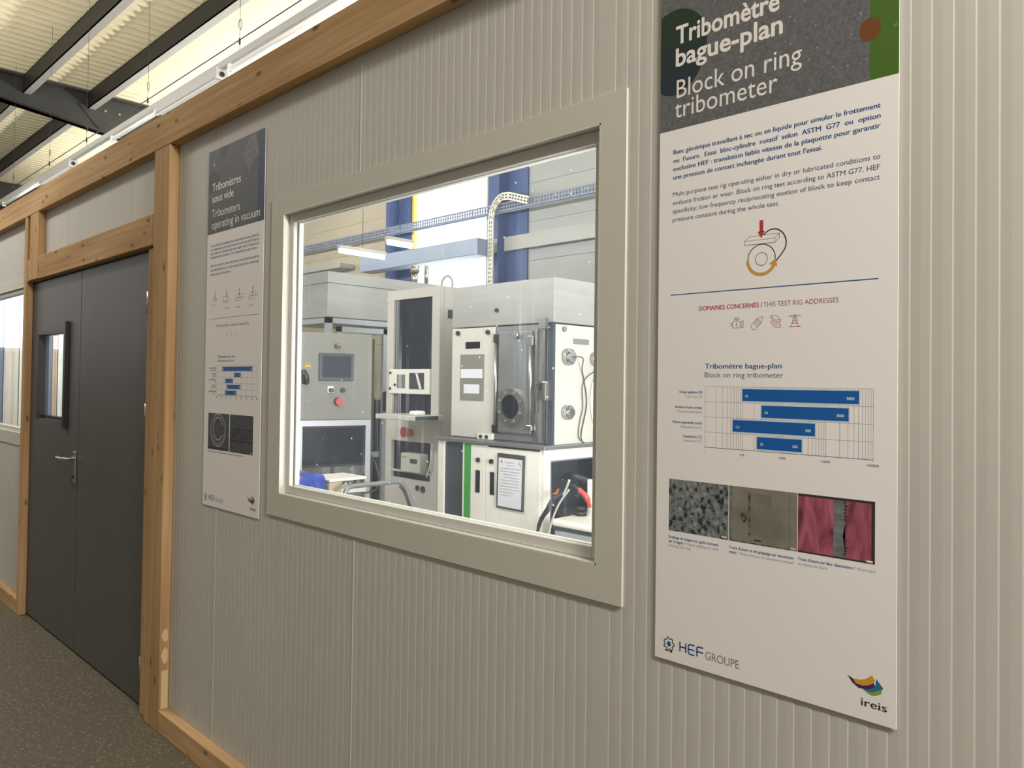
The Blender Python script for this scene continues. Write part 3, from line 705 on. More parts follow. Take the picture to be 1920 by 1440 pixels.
MB().rect(-.787, -.775, 1.2705, 1.2735, Y2).build('scale_mark', 'ink_white', ph1)
ph2 = MB().rect(-.7705, -.6300, 1.2675, 1.3775, Y1).build('photo_print', 'micro_alu', p1, label='print of a worn beige aluminium surface')
MB().rect(-.7705, -.7635, 1.2675, 1.3775, Y2).build('edge_shade', 'micro_strip', ph2); MB().rect(-.646, -.6435, 1.2675, 1.3775, Y2).build('edge_line', 'micro_strip', ph2)
MB().rect(-.7245, -.681, 1.283, 1.367, Y2).build('worn_patch', 'micro_patch', ph2)
b = MB(); b.rect(-.7285, -.7245, 1.284, 1.367, Y3); b.rect(-.716, -.700, 1.2745, 1.2775, Y3); b.rect(-.7635, -.646, 1.2675, 1.2695, Y3); b.disc(-.738, 1.318, .007, .010, Y2); b.build('wear_mark', 'micro_dark', ph2)
MB().rect(-.642, -.633, 1.2705, 1.273, Y3).build('scale_mark', 'ink_white', ph2)
ph3 = MB().rect(-.6285, -.4895, 1.2675, 1.3775, Y1).build('photo_print', 'micro_red', p1, label='print of a crimson rubber surface')
b = MB(); b.rect(-.4955, -.4895, 1.2675, 1.3775, Y2); b.rect(-.6285, -.4955, 1.373, 1.3775, Y2); b.rect(-.6285, -.4955, 1.2675, 1.2705, Y2); b.build('dark_edge', 'ink_dark', ph3)
b = MB(); b.poly([(-.5625, 1.3725), (-.541, 1.3725), (-.541, 1.335), (-.545, 1.31), (-.541, 1.283), (-.541, 1.271), (-.5625, 1.271), (-.5625, 1.30), (-.5615, 1.33)], Y3); b.build('wear_strip', 'micro_strip', ph3)
b = MB()
for k in range(16):
    z = 1.274 + k * .0062
    if k not in (5, 6, 7, 8, 9): b.poly([(-.541, z), (-.5375 + .002 * ((k * 7) % 3 - 1), z + .003), (-.541, z + .0055), (-.545 + .001 * (k % 3), z + .003)], Y4)
b.build('wear_mark', 'ink_dark', ph3)
MB().rect(-.504, -.493, 1.2695, 1.273, Y4).build('scale_mark', 'ink_white', ph3)
for ls in ((('Écaillage de fatigue sur galet estrumé', -.911, 1.2515, -.794), ('par la bague /', -.911, 1.2425, -.872)), (('Trace d\'usure et de grippage sur aluminium', -.770, 1.2515, -.637), ('traité /', -.770, 1.2425, -.751)), (('Trace d\'usure sur bloc élastomère /', -.628, 1.2525, -.524),)):
    b = MB()
    for t, x, z, x1 in ls: b.text(t, x, z, .0056, Y2, x1, bold=.008)
    b.build('caption_lettering', 'ink_blue', p1)
for ls in ((('Fatigue spalling on roller', -.868, 1.2425, -.793), ('bearing the ring', -.911, 1.2335, -.857)), (('Wear and tear on aluminium treated', -.747, 1.2425, -.637),), (('Wear mark', -.520, 1.2525, -.488), ('on elastomer block', -.628, 1.2435, -.572))):
    b = MB()
    for t, x, z, x1 in ls: b.text(t, x, z, .0054, Y2, x1)
    b.build('caption_lettering', 'ink_pale', p1)
logos(p1, 1.0, -.908, 1.0265, -.884, -.825, 1.0175, -.821, -.746, 1.0165, -.498, 1.0555, -.512, -.469, 1.0165)

# --- left poster
QX0, QX1, QZ0, QZ1, QH = -3.203, -2.714, 1.049, 2.536, 2.183
p2 = thing('poster', 'narrow-looking white poster headed Tribomètres sous vide between the door post and the window', 'poster', (QX0, 0, QZ0))
MB().box(QX0, QX1, -.004, -.002, QZ0, QZ1).build('poster_panel', 'paper', p2)
MB().rect(QX0, QX1, QH, QZ1, Y1).build('header_print', 'head_dark', p2)
MB().rect(-2.769, QX1, QH, QZ1, Y2).build('navy_band', 'ink_navy', p2)
b = MB(); b.disc(-3.066, 2.518, .034, .034, Y2, (QX0, QX1, QH, QZ1)); b.build('dark_disc', 'ink_char', p2)
b = MB(); b.disc(-3.160, 2.400, .062, .044, Y2, (QX0, QX1, QH, QZ1)); b.build('dark_disc', 'ink_char', p2)
b = MB(); b.disc(-3.152, 2.474, .008, .008, Y3); b.build('white_dot', 'ink_pale', p2)
b = MB()
for i in range(8):
    t = i / 7; a = (-2.885 + .0 + t * .100, 2.468 + (.062 if t < .85 else .05) - .02 * (1 - t)); 
    b.stroke([(-2.892 + t * .090, 2.530 - .066 * max(0, .75 - t)), (-2.892 + t * .090 + .055 * (1 - .35 * t), 2.530 - .066 * max(0, .75 - t) - .088)], .0028, Y3)
b.build('white_stripes', 'ink_pale', p2)
MB().arc(-2.835, 2.385, .022, .022, 0, 360, .0025, Y2).build('ring_outline', 'ink_char', p2); MB().arc(-2.845, 2.345, .028, .012, 180, 330, .0025, Y2).build('arc_outline', 'ink_char', p2)
b = MB(); b.text('Tribomètres', -3.165, 2.3625, .033, Y4, -2.911, bold=.010); b.text('sous vide', -3.165, 2.3145, .033, Y4, -2.972, bold=.010); b.build('title_lettering', 'ink_white', p2)
b = MB(); b.text('Tribometers', -3.166, 2.2515, .034, Y4, -2.913); b.text('operating in vacuum', -3.166, 2.2035, .034, Y4, -2.748); b.build('subtitle_lettering', 'ink_white', p2)
rn = random.Random(3)
b = MB()
for i in range(4): b.greek(-3.169, -2.748 if i < 3 else -2.767, 2.128 - i * .0163, .0072, Y2, rn)
b.build('french_paragraph', 'ink_blue', p2)
b = MB()
for i in range(3): b.greek(-3.169, -2.748 if i < 2 else -2.985, 2.0445 - i * .0185, .0072, Y2, rn)
b.build('english_paragraph', 'ink_slate', p2)
for i, x in enumerate((-3.122, -3.015, -2.905, -2.794)):
    b = MB(); zz = 1.903
    if i == 0: b.arc(x, zz, .016, .008, 0, 360, .0012, Y2); b.arc(x - .012, zz - .014, .022, .008, 150, 330, .0012, Y2); b.stroke([(x - .018, zz - .002), (x + .022, zz + .004)], .0012, Y2)
    elif i == 1: b.arc(x - .008, zz, .026, .010, 0, 360, .0014, Y2); b.arc(x - .008, zz - .006, .026, .010, 180, 360, .0014, Y2)
    else:
        for dz in (0, -.011): b.stroke([(x - .032, zz + dz - .004), (x + .016, zz + dz - .004), (x + .034, zz + dz + .010), (x - .014, zz + dz + .010)], .0012, Y2, True)
    b.build('rig_drawing', 'ink_dark', p2)
    b = MB(); b.rect(x - .0022, x + .0022, zz + .010, zz + .036, Y3); b.poly([(x - .005, zz + .012), (x, zz + .004), (x + .005, zz + .012)], Y3); b.build('red_arrow', 'ink_red', p2)
for x in (-3.015, -2.915, -2.803): MB().greek(x - .018, x + .018, 1.861, .005, Y2, rn).build('drawing_caption', 'ink_grey', p2)
MB().rect(-3.174, -2.746, 1.8253, 1.8268, Y2).build('divider_line', 'ink_dark', p2)
b = MB(); b.greek(-3.109, -2.985, 1.7900, .0072, Y2, rn); b.build('domain_heading', 'ink_red', p2)
b = MB(); b.greek(-2.978, -2.817, 1.7900, .0072, Y2, rn); b.build('domain_heading', 'ink_brick', p2)
for x in (-3.006, -2.966, -2.926): MB().stroke([(x + .007, 1.770), (x - .007, 1.758), (x + .007, 1.748)], .0013, Y2).build('domain_icon', 'ink_brick', p2)
b = MB(); b.text('Tribomètre sous vide', -3.086, 1.6625, .0105, Y2, -2.932, bold=.011); b.build('chart_title', 'ink_blue', p2)
b = MB(); b.greek(-3.085, -2.942, 1.6465, .0068, Y2, rn); b.build('chart_title', 'ink_grey', p2)
gx0, gx1, gz0, gz1 = -3.086, -2.743, 1.510, 1.630; dec = (gx1 - gx0) / 8
b = MB()
for i in range(9): b.rect(gx0 + dec * i - .0005, gx0 + dec * i + .0005, gz0, gz1, Y1)
for k in range(0, 6):
    zz = gz0 + (gz1 - gz0) * k / 5; b.rect(gx0, gx1, zz - .0005, zz + .0005, Y1)
b.build('chart_grid', 'ink_pale', p2)
b = MB(); b.rect(gx0, gx1, gz0 - .0008, gz0 + .0008, Y2)
for i in range(9): b.greek(gx0 + dec * i - .008, gx0 + dec * i + .008, 1.499, .0045, Y2, rn)
b.build('chart_axis', 'ink_slate', p2)
for i, (x0, x1) in enumerate(((-3.041, -2.785), (-2.938, -2.880), (-3.014, -2.944), (-3.000, -2.880), (-3.013, -2.914))):
    zt = 1.6255 - i * .0240
    br = MB().rect(x0, x1, zt - .017, zt, Y3).build('chart_bar', 'ink_bar', p2)
    b = MB(); b.greek(x0 + .005, x0 + .014, zt - .011, .0045, Y4, rn); b.greek(x1 - .018, x1 - .004, zt - .011, .0045, Y4, rn); b.build('bar_lettering', 'ink_white', br)
b = MB()
for i in range(5): b.greek(-3.165 + .03 * (i % 2), -3.094, 1.6175 - i * .0240, .0055, Y2, rn)
b.build('row_lettering', 'ink_blue', p2)
b = MB()
for i in range(5): b.greek(-3.150 + .02 * (i % 3), -3.094, 1.6085 - i * .0240, .0050, Y2, rn)
b.build('row_lettering', 'ink_pale', p2)
ph = MB().rect(-3.162, -2.970, 1.2845, 1.4345, Y1).build('photo_print', 'micro_left', p2, label='dark print of a round wear ring')
b = MB(); b.arc(-3.071, 1.366, .066, .066, 0, 360, .005, Y2, 40); b.arc(-3.071, 1.372, .044, .046, 20, 330, .006, Y2, 30); b.arc(-3.071, 1.366, .058, .056, 200, 350, .003, Y2); b.build('wear_ring', 'ink_pale', ph)
MB().rect(-3.162, -2.970, 1.2845, 1.2945, Y3).build('dark_edge', 'ink_dark', ph)
ph = MB().rect(-2.9645, -2.770, 1.2845, 1.4345, Y1).build('photo_print', 'micro_left', p2, label='dark print of a straight wear track')
MB().rect(-2.9645, -2.770, 1.329, 1.378, Y2).build('wear_track', 'micro_track', ph)
b = MB(); b.rect(-2.9645, -2.770, 1.328, 1.333, Y3); b.rect(-2.9645, -2.770, 1.376, 1.380, Y3); b.build('track_edge', 'ink_dark', ph)
MB().rect(-2.795, -2.776, 1.2885, 1.291, Y3).build('scale_mark', 'ink_white', ph)
b = MB(); b.greek(-3.160, -2.848, 1.2725, .0045, Y2, rn); b.build('caption_lettering', 'ink_grey', p2)
logos(p2, 1.0, -3.1735, 1.0835, -3.147, -3.088, 1.0735, -3.084, -3.012, 1.0715, -2.770, 1.114, -2.783, -2.738, 1.0745, small=True)

# ------------------------------------------------------------------ roof steel and hanging lights
GX = -10.75
g = thing('steel_girder', 'deep dark steel girder crossing under the roof above the partition', 'girder', (GX, 0, 4.5))
b = MB(); zt = 5.19
def gb(y): return 4.985 - .136 * y
low = [(-2.5, gb(-2.5)), (2.4, gb(2.4)), (3.0, gb(2.4) + .02), (6.45, 4.98)]
b.prism(low + [(6.45, zt), (-2.5, zt)], 0, GX - .006, GX + .006); b.build('web', 'girder', g)
b = MB(); b.prism(low + [(a, c + .014) for a, c in low[::-1]], 0, GX - .09, GX + .09); b.build('bottom_flange', 'girder', g)
b = MB(); b.box(GX - .09, GX + .09, -2.5, 6.45, zt - .012, zt); b.build('top_flange', 'girder', g)
b = MB(); b.prism([(1.62, 5.04), (1.78, 5.04), (1.98, 4.74), (1.90, 4.74)], 0, GX + .012, GX + .022); b.build('gusset_plate', 'girder', g)
for yy in (1.95, 2.12):
    b = MB(); b.cyl((GX + .006, yy, 5.02), (GX + .016, yy, 5.02), .014, n=10); b.build('bolt', 'flange', g)
b = MB(); b.box(-17.05, -16.9, -2.5, 6.5, 4.75, 5.19); solo(b, 'steel_girder', 'girder', 'dark girder at the far left end of the roof', 'girder')
def purlin(y, x0, x1, lab):
    r = thing('roof_purlin', lab, 'purlin', ((x0 + x1) / 2, y, 5.0), 0, 'purlins under the corrugated roof')
    b = MB(); b.box(x0, x1, y - .006, y + .006, 5.0, 5.205); b.box(x0, x1, y - .006, y + .075, 5.195, 5.205); b.build('web', 'purlin', r)
    b = MB(); b.box(x0, x1, y - .006, y + .085, 5.0, 5.010); b.build('flange', 'flange', r)
near, far = 'right of the girder', 'beyond the girder'
purlin(1.02, GX + .01, 4.5, 'uppermost dark purlin in the picture, on the near side of the girder')
purlin(1.74, GX + .01, 4.5, 'dark purlin closest above the hanging lights, on the near side of the girder')
purlin(1.02, -16.9, GX - .01, 'dark purlin at the left picture edge, beyond the girder')
purlin(1.74, -16.9, GX - .01, 'long dark purlin beyond the girder, just above the end of the hanging lights')
for y in (-.4, -1.6): purlin(y, -16.9, 4.5, 'roof purlin above the walkway')

tr = thing('light_track', 'long grey-white lighting track hung on wires above the pine beam', 'light', (-6, .87, 3.6))
YT = .87
MB().box(-11.0, 4.0, YT - .022, YT + .022, 3.655, 3.700, bev=.003, seg=1).build('track_rail', 'lamp_body', tr)
for x0, x1 in ((-6.07, -5.03), (-9.21, -8.20), (-2.9, -1.9)):
    b = MB(); b.box(x0, x1, YT - .035, YT + .035, 3.60, 3.660, bev=.004, seg=1); lb = b.build('lamp_batten', 'lamp_body', tr)
    b = MB(); b.box(x0 + .02, x1 - .02, YT - .02, YT + .02, 3.592, 3.601); b.build('lamp_lens', 'tube_dim', lb)
    b = MB(); b.box(x1, x1 + .02, YT - .04, YT + .04, 3.585, 3.668); b.build('end_cap', 'lamp_body', lb)
    b = MB(); b.cyl((x1 + .02, YT, 3.622), (x1 + .026, YT, 3.622), .018, n=14); b.build('end_socket', 'black', lb)
for x0, x1 in ((-7.12, -6.12), (-10.84, -9.25), (-4.9, -3.4)):
    b = MB(); b.cyl((x0, YT, 3.628), (x1, YT, 3.628), .016, n=14); b.box(x0, x0 + .03, YT - .015, YT + .015, 3.61, 3.656); b.box(x1 - .03, x1, YT - .015, YT + .015, 3.61, 3.656); b.build('lamp_tube', 'tube_dim', tr)
for x in (-3.2, -4.76, -6.32, -7.80, -8.97, -10.40):
    b = MB(); b.cyl((x, YT, 3.70), (x, YT, 5.2), .0016, n=6, cap=False); b.cyl((x, YT, 3.75), (x, YT, 3.79), .007, n=8); b.tube([(x, YT, 3.84), (x + .025, YT, 3.865), (x + .015, YT, 3.91), (x - .015, YT, 3.905), (x - .015, YT, 3.865)], .0022, n=6); b.build('hanger_wire', 'cable', tr)
b = MB(); b.tube([(4, YT + .03, 3.80), (-4, YT + .03, 3.81), (-11.2, YT + .03, 3.80)], .004, n=8, smooth=False)
solo(b, 'suspension_cable', 'cable', 'thin dark cable strung just above the lighting track', 'cable')

# ------------------------------------------------------------------ far wall fittings seen through the window
def column(x0, x1, lab, label2=None):
    r = thing('steel_column', lab, 'column', ((x0 + x1) / 2, YB - .1, 0), 0, 'dark steel columns on the far wall')
    b = MB(); b.box(x0, x1, YB - .03, YB - .002, 0, 5.2); b.build('flange', 'column', r)
    b = MB(); b.box((x0 + x1) / 2 - .012, (x0 + x1) / 2 + .012, YB - .22, YB - .03, 0, 5.2); b.build('web', 'column', r)
column(-13.87, -13.60, 'slim dark column at the left edge of the window view'); column(-10.81, -10.12, 'wide dark blue column just left of the bright daylight window'); column(-8.26, -7.46, 'dark blue column right of the bright daylight window, behind the upright cable tray')
b = MB(); b.box(-8.26, -5.7, YB - .10, YB - .03, 3.465, 3.665); solo(b, 'wall_girt', 'girt', 'pale horizontal girt crossing the dark column right of the daylight window', 'girt')
b = MB(); b.box(-10.85, -7.97, YB - .52, YB - .25, 3.38, 3.62, bev=.01); solo(b, 'air_duct', 'duct', 'blue-grey horizontal duct in front of the daylight window', 'duct')
b = MB(); b.box(-14.2, -11.75, YB - .32, YB - .04, 3.58, 3.66); solo(b, 'wall_ledge', 'girt', 'pale ledge along the far wall above the stainless box', 'ledge')
def ladder(b, pts, wd, hgt, step, axis_n):
    """perforated cable tray along a polyline: two rails and close cross bars"""
    P = [Vector(p) for p in pts]; n = Vector(axis_n)
    for a, c in zip(P, P[1:]):
        d = (c - a); L = d.length; d.normalize(); q = d.cross(n).normalized() * wd / 2
        def bar(p0, p1, t):
            e = (p1 - p0).normalized(); s1 = n * t / 2; s2 = e.cross(n).normalized() * t / 2
            v = [b.bm.verts.new(p + sa * s1 + sb * s2) for p in (p0, p1) for sa, sb in ((-1, -1), (1, -1), (1, 1), (-1, 1))]
            for k in range(4): b.bm.faces.new((v[k], v[(k + 1) % 4], v[4 + (k + 1) % 4], v[4 + k]))
            b.bm.faces.new(v[:4][::-1]); b.bm.faces.new(v[4:])
        bar(a + q, c + q, hgt); bar(a - q, c - q, hgt); bar(a, c, hgt * .7)
        k = 0.0
        while k < L:
            bar(a + d * k - q, a + d * k + q, hgt * .8); k += step
b = MB(); ladder(b, [(-14.2, YB - .25, 4.06), (-5.7, YB - .25, 4.06)], .10, .022, .055, (0, 1, 0))
b.box(-14.2, -5.7, YB - .23, YB - .22, 3.98, 4.02)
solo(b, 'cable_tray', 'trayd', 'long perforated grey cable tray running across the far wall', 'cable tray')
b = MB(); ladder(b, [(-7.90, YB - .32, 2.2), (-7.90, YB - .32, 3.90), (-7.87, YB - .32, 4.03), (-7.80, YB - .32, 4.13), (-7.69, YB - .32, 4.19), (-7.55, YB - .32, 4.18), (-7.17, YB - .32, 4.06)], .085, .022, .06, (0, 1, 0))
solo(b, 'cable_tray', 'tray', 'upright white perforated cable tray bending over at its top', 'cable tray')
def tube_lamp(x, y0, y1, z, lab):
    r = thing('tube_lamp', lab, 'lamp', (x, (y0 + y1) / 2, z), 0, 'suspended tube lamps in the lab')
    b = MB(); b.box(x - .04, x + .04, y0, y1, z + .03, z + .075, bev=.004, seg=1); b.build('lamp_body', 'lamp_body', r)
    b = MB(); b.cyl((x, y0 + .02, z), (x, y1 - .02, z), .028, n=14); b.build('lamp_tube', 'tube_lit', r)
    b = MB(); b.cyl((x, (y0 + y1) / 2, z + .07), (x, (y0 + y1) / 2, 5.2), .004, n=6); b.build('hanger_wire', 'cable', r)
tube_lamp(-8.83, 4.26, 5.02, 3.30, 'lit tube lamp hanging left of the bright window, the larger one')
for i, x in enumerate((-13.2, -10.4, -7.6, -4.8)):  # unseen uplight row added to brighten the roof sheets
    r = thing('tube_lamp', ['%s added uplight tube of the unseen row along the lab' % q for q in ('first', 'second', 'third', 'fourth', 'fifth')][i], 'lamp', (x, 3.6, 3.8), 0, 'row of added uplight tubes along the lab')
    b = MB(); b.box(x - 1.2, x + 1.2, 3.51, 3.69, 3.75, 3.78); b.build('lamp_body', 'lamp_body', r)
    b = MB(); b.cyl((x - 1.18, 3.6, 3.815), (x + 1.18, 3.6, 3.815), .028, n=12); b.build('lamp_tube', 'tube_up', r)
    for q in (-.9, .9):
        b = MB(); b.cyl((x + q, 3.6, 3.76), (x + q, 3.6, 5.2), .003, n=6); b.build('hanger_wire', 'cable', r)
tube_lamp(-7.82, 4.30, 4.71, 3.30, 'short lit tube lamp hanging in front of the dark blue column')

# ------------------------------------------------------------------ vacuum chamber on its base cabinet
XR = -3.005
bc = thing('base_cabinet', 'white base cabinet with green stripe carrying the stainless vacuum chamber', 'cabinet', (-3.48, 2.4, 0))
b = MB()
b.box(-3.95, -3.895, 1.92, 2.85, .06, 1.183); b.box(-3.895, XR, 2.81, 2.85, .06, 1.183); b.box(-3.895, XR, 1.946, 2.8, .06, .10)
b.build('cabinet_body', 'white', bc)
b = MB(); b.box(-3.89, XR - .03, 2.79, 2.808, .1, 1.18); b.box(-3.49, -3.46, 1.957, 2.79, .1, 1.18); b.box(-3.46, -3.035, 1.947, 1.956, .1, 1.15); b.box(-3.46, -3.035, 1.957, 2.79, 1.165, 1.182); b.build('dark_inner_panels', 'darkpanel', bc)  # dark panels added so the open cabinet stays dark inside
MB().box(-3.893, -3.707, 1.935, 1.955, .08, 1.175).build('dark_panel', 'darkpanel', bc)
MB().box(-3.705, -3.688, 1.92, 1.95, .08, 1.180).build('white_rail', 'white', bc)
MB().box(-3.687, -3.629, 1.918, 1.95, .08, 1.180).build('green_stripe', 'green', bc)
d1 = MB().box(-3.627, -3.492, 1.918, 1.945, .08, 1.178, bev=.003).build('cabinet_door', 'white', bc)
d2 = MB().box(-3.488, -3.030, 1.918, 1.945, .08, 1.172, bev=.003).build('cabinet_door', 'white', bc)
for dd, kx, sx0, sx1 in ((d1, -3.552, -3.577, -3.539), (d2, -3.431, -3.445, -3.409)):
    b = MB(); b.cyl((kx, 1.919, 1.084), (kx, 1.905, 1.084), .015, n=18); b.build('lock', 'black', dd)
    b = MB(); b.box(sx0, sx1, 1.913, 1.92, .877, 1.018, bev=.002, seg=1); b.build('handle_recess', 'darkglass', dd)
b = MB()
for q in ((1.925, 1.985), (2.79, 2.85)): b.box(XR - .03, XR, q[0], q[1], .02, 1.183)
b.box(XR - .03, XR, 1.985, 2.79, 1.118, 1.183); b.box(XR - .03, XR, 1.985, 2.79, .06, .12)
b.build('side_frame', 'white', bc)
MB().box(XR - .05, XR - .028, 1.985, 2.79, 1.105, 1.13).build('profile_lip', 'alu', bc)
b = MB(); b.box(-3.45, -3.04, 2.3, 2.75, .1, .62, bev=.02); b.cyl((-3.25, 2.5, .62), (-3.25, 2.5, .74), .12); b.build('pump', 'greymetal', bc)
b = MB(); b.tube([(-3.30, 2.45, .95), (-3.1, 2.3, 1.0), (-3.06, 2.5, .9), (-3.2, 2.7, .7)], .02); b.build('hose', 'cable', bc)
MB().box(-3.955, -2.975, 1.895, 2.90, 1.185, 1.207, bev=.003, seg=1).build('worktop', 'greymetal', bc)

vc = thing('vacuum_chamber', 'pale steel vacuum chamber with round porthole door standing on the white cabinet', 'machine', (-3.46, 2.45, 1.207))
MB().box(-3.915, XR, 2.02, 2.88, 1.208, 1.928, bev=.003, seg=1).build('chamber_body', 'chamberpaint', vc)
MB().box(-3.920, XR + .002, 2.0, 2.885, 1.936, 2.207, bev=.004, seg=1).build('top_hood', 'stainless', vc)
lp = MB().box(-3.918, -3.505, 2.0, 2.03, 1.212, 1.930, bev=.004, seg=1).build('side_panel', 'rackpaint', vc)
for kx, kz in ((-3.852, 1.899), (-3.564, 1.896)):
    b = MB(); b.cyl((kx, 2.001, kz), (kx, 1.986, kz), .015, n=18); b.build('lock', 'black', lp)
b = MB(); b.box(-3.777, -3.642, 1.994, 2.002, 1.795, 1.838, bev=.002, seg=1); b.build('display_slot', 'darkglass', lp)
b = MB(); b.box(-3.828, -3.60, 1.997, 2.001, 1.453, 1.756); sh = b.build('data_sheet', 'greypaint', lp)
b = MB(); b.box(-3.822, -3.612, 1.9955, 1.9972, 1.60, 1.66); b.box(-3.79, -3.64, 1.9955, 1.9972, 1.50, 1.56); b.build('printed_block', 'tpaper', sh)
MB().box(-3.645, -3.505, 1.985, 2.0, 1.208, 1.246, bev=.002, seg=1).build('socket_plate', 'white', lp)
for kx in (-3.607, -3.552):
    b = MB(); b.cyl((kx, 1.986, 1.226), (kx, 1.978, 1.226), .012, n=14); b.build('socket', 'black', lp)
df = MB().box(-3.498, -3.055, 2.004, 2.03, 1.212, 1.930, bev=.004, seg=1).build('door_surround', 'greymetal', vc)
dp = MB().box(-3.457, -3.175, 1.985, 2.004, 1.262, 1.893, bev=.006).build('chamber_door', 'greymetal', vc)
b = MB(); b.ringy((-3.330, 1.425), .112, .075, 1.962, 1.985, 40); b.build('porthole_ring', 'steel', dp)
b = MB(); b.cyl((-3.330, 1.972, 1.425), (-3.330, 1.984, 1.425), .076, n=36); b.build('porthole_glass', 'darkglass', dp)
for k in range(8):
    a = 2 * math.pi * (k + .5) / 8; x, z = -3.330 + .095 * math.cos(a), 1.425 + .095 * math.sin(a)
    b = MB(); b.cyl((x, 1.963, z), (x, 1.955, z), .009, n=8); b.build('ring_bolt', 'greymetal', dp)
b = MB(); b.cyl((-3.293, 1.986, 1.870), (-3.293, 1.960, 1.870), .022, n=18); b.build('door_knob', 'steel', dp)
b = MB(); b.box(-3.505, -3.452, 1.985, 2.002, 1.826, 1.880, bev=.003); b.build('hinge', 'black', vc)
b = MB(); b.box(-3.510, -3.454, 1.985, 2.002, 1.254, 1.306, bev=.003); b.build('hinge', 'black', vc)
b = MB(); b.cyl((-3.168, 1.975, 1.30), (-3.168, 1.975, 1.85), .012, n=14); b.box(-3.19, -3.146, 1.962, 1.99, 1.80, 1.86, bev=.004); b.box(-3.19, -3.146, 1.962, 1.99, 1.285, 1.32, bev=.004); b.build('latch_bar', 'steel', vc)
b = MB(); b.cyl((-3.477, 1.985, 1.30), (-3.477, 1.985, 1.82), .012, n=14); b.build('hinge_rod', 'steel', vc)
b = MB(); b.box(-3.138, -3.122, 1.982, 2.006, 1.215, 1.90); b.box(-3.075, -3.060, 1.982, 2.006, 1.215, 1.92); b.build('guide_rail', 'steel', vc)
b = MB(); b.box(-3.05, -3.012, 2.0, 2.02, 1.208, 1.930); b.build('dark_seal', 'darkpanel', vc)
b = MB(); b.box(-3.098, -3.052, 1.965, 2.002, 1.898, 1.966, bev=.003); b.build('top_latch', 'greymetal', vc)
hd = MB().box(-3.06, -3.028, 1.955, 2.005, 1.47, 1.585, bev=.005).build('door_handle', 'steel', vc)
b = MB(); b.tube([(-3.075, 1.965, 1.565), (-3.095, 1.945, 1.52), (-3.085, 1.935, 1.45), (-3.085, 1.94, 1.40)], .014); b.box(-3.095, -3.065, 1.945, 1.975, 1.53, 1.575, bev=.004); b.build('grip', 'black', hd)
b = MB(); b.cyl((-3.489, 2.0, 2.033), (-3.489, 1.991, 2.033), .014, n=14); b.build('hood_screw', 'black', vc)
b = MB(); b.cyl((XR + .001, 2.088, 1.900), (XR + .014, 2.088, 1.900), .016, n=16); b.build('lock', 'greymetal', vc)
b = MB(); b.box(XR, XR + .004, 2.179, 2.326, 1.815, 1.848); b.build('side_slot', 'greymetal', vc)
for yy, zz, r in ((2.121, 1.735, .052), (2.385, 1.730, .045), (2.117, 1.401, .045)):
    b = MB(); b.cyl((XR, yy, zz), (XR + .03, yy, zz), r, r * .96, n=28); b.cyl((XR + .03, yy, zz), (XR + .05, yy, zz), r * .62, n=24)
    for k in range(6): a = k * math.pi / 3; b.cyl((XR + .03, yy + r * .8 * math.cos(a), zz + r * .8 * math.sin(a)), (XR + .038, yy + r * .8 * math.cos(a), zz + r * .8 * math.sin(a)), .006, n=8)
    b.build('side_port', 'steel', vc)
XO = XR + .055
def cab(name, pts, r, m, lab): solo(MB().tube(pts, r, 8), name, m, lab, 'cable')
cab('cable', [(XO, 2.121, 1.735), (XO + .02, 2.18, 1.727), (XR + .02, 2.24, 1.66), (XR + .012, 2.27, 1.598), (XR + .012, 2.30, 1.45), (XR + .012, 2.25, 1.27), (XR + .03, 2.245, 1.215)], .0035, 'cable', 'thin dark cable from the upper side port, hanging down the chamber side')
cab('cable', [(XO, 2.385, 1.73), (XR + .03, 2.36, 1.66), (XR + .014, 2.29, 1.61), (XR + .012, 2.255, 1.55), (XR + .012, 2.262, 1.43), (XR + .012, 2.235, 1.343), (XR + .012, 2.225, 1.25), (XR + .03, 2.26, 1.212)], .0028, 'cable', 'second thin dark cable looping beside it on the chamber side')
cab('cable', [(XR + .02, 2.40, 1.66), (XR + .012, 2.35, 1.55), (XR + .012, 2.345, 1.42), (XR + .012, 2.38, 1.32), (XR + .02, 2.44, 1.26)], .005, 'cablew', 'pale cable half hidden at the right window edge')

fn = thing('framed_notice', 'dark-framed printed notice hanging on the white cabinet door', 'notice', (-3.26, 1.91, .80))
b = MB(); x0, x1, z0, z1 = -3.372, -3.150, .808, 1.142
b.prism([(x0 - .004, z0), (x1 - .004, z0 - .002), (x1 + .004, z1 - .002), (x0 + .004, z1)], 1, 1.904, 1.917); b.build('frame', 'ink_char', fn)
b = MB(); b.poly([(x0 + .008, z0 + .012), (x1 - .014, z0 + .010), (x1 - .008, z1 - .028), (x0 + .014, z1 - .026)], 1.9035); b.build('paper', 'tpaper', fn)
b = MB(); rr = random.Random(5)
for k, (a, c) in enumerate(((.06, .15), (.08, .14), (.02, .20), (.02, .20), (.05, .17), (.05, .19), (.02, .19), (.02, .19), (.02, .19), (.02, .19), (.02, .15), (.02, .12))):
    zz = z1 - .055 - k * .018; b.greek(x0 + a * .95 + .008, x0 + c * .95 + .006, zz, .0042, 1.9030, rr)
b.build('notice_print', 'ink_grey', fn)
b = MB(); b.poly([(x0 + .03, z1 - .05), (x0 + .045, z1 - .042), (x0 + .045, z1 - .058)], 1.9030); b.stroke([(x1 - .035, z1 - .045), (x1 - .02, z1 - .07)], .004, 1.9030); b.build('notice_emblem', 'ink_dark', fn)

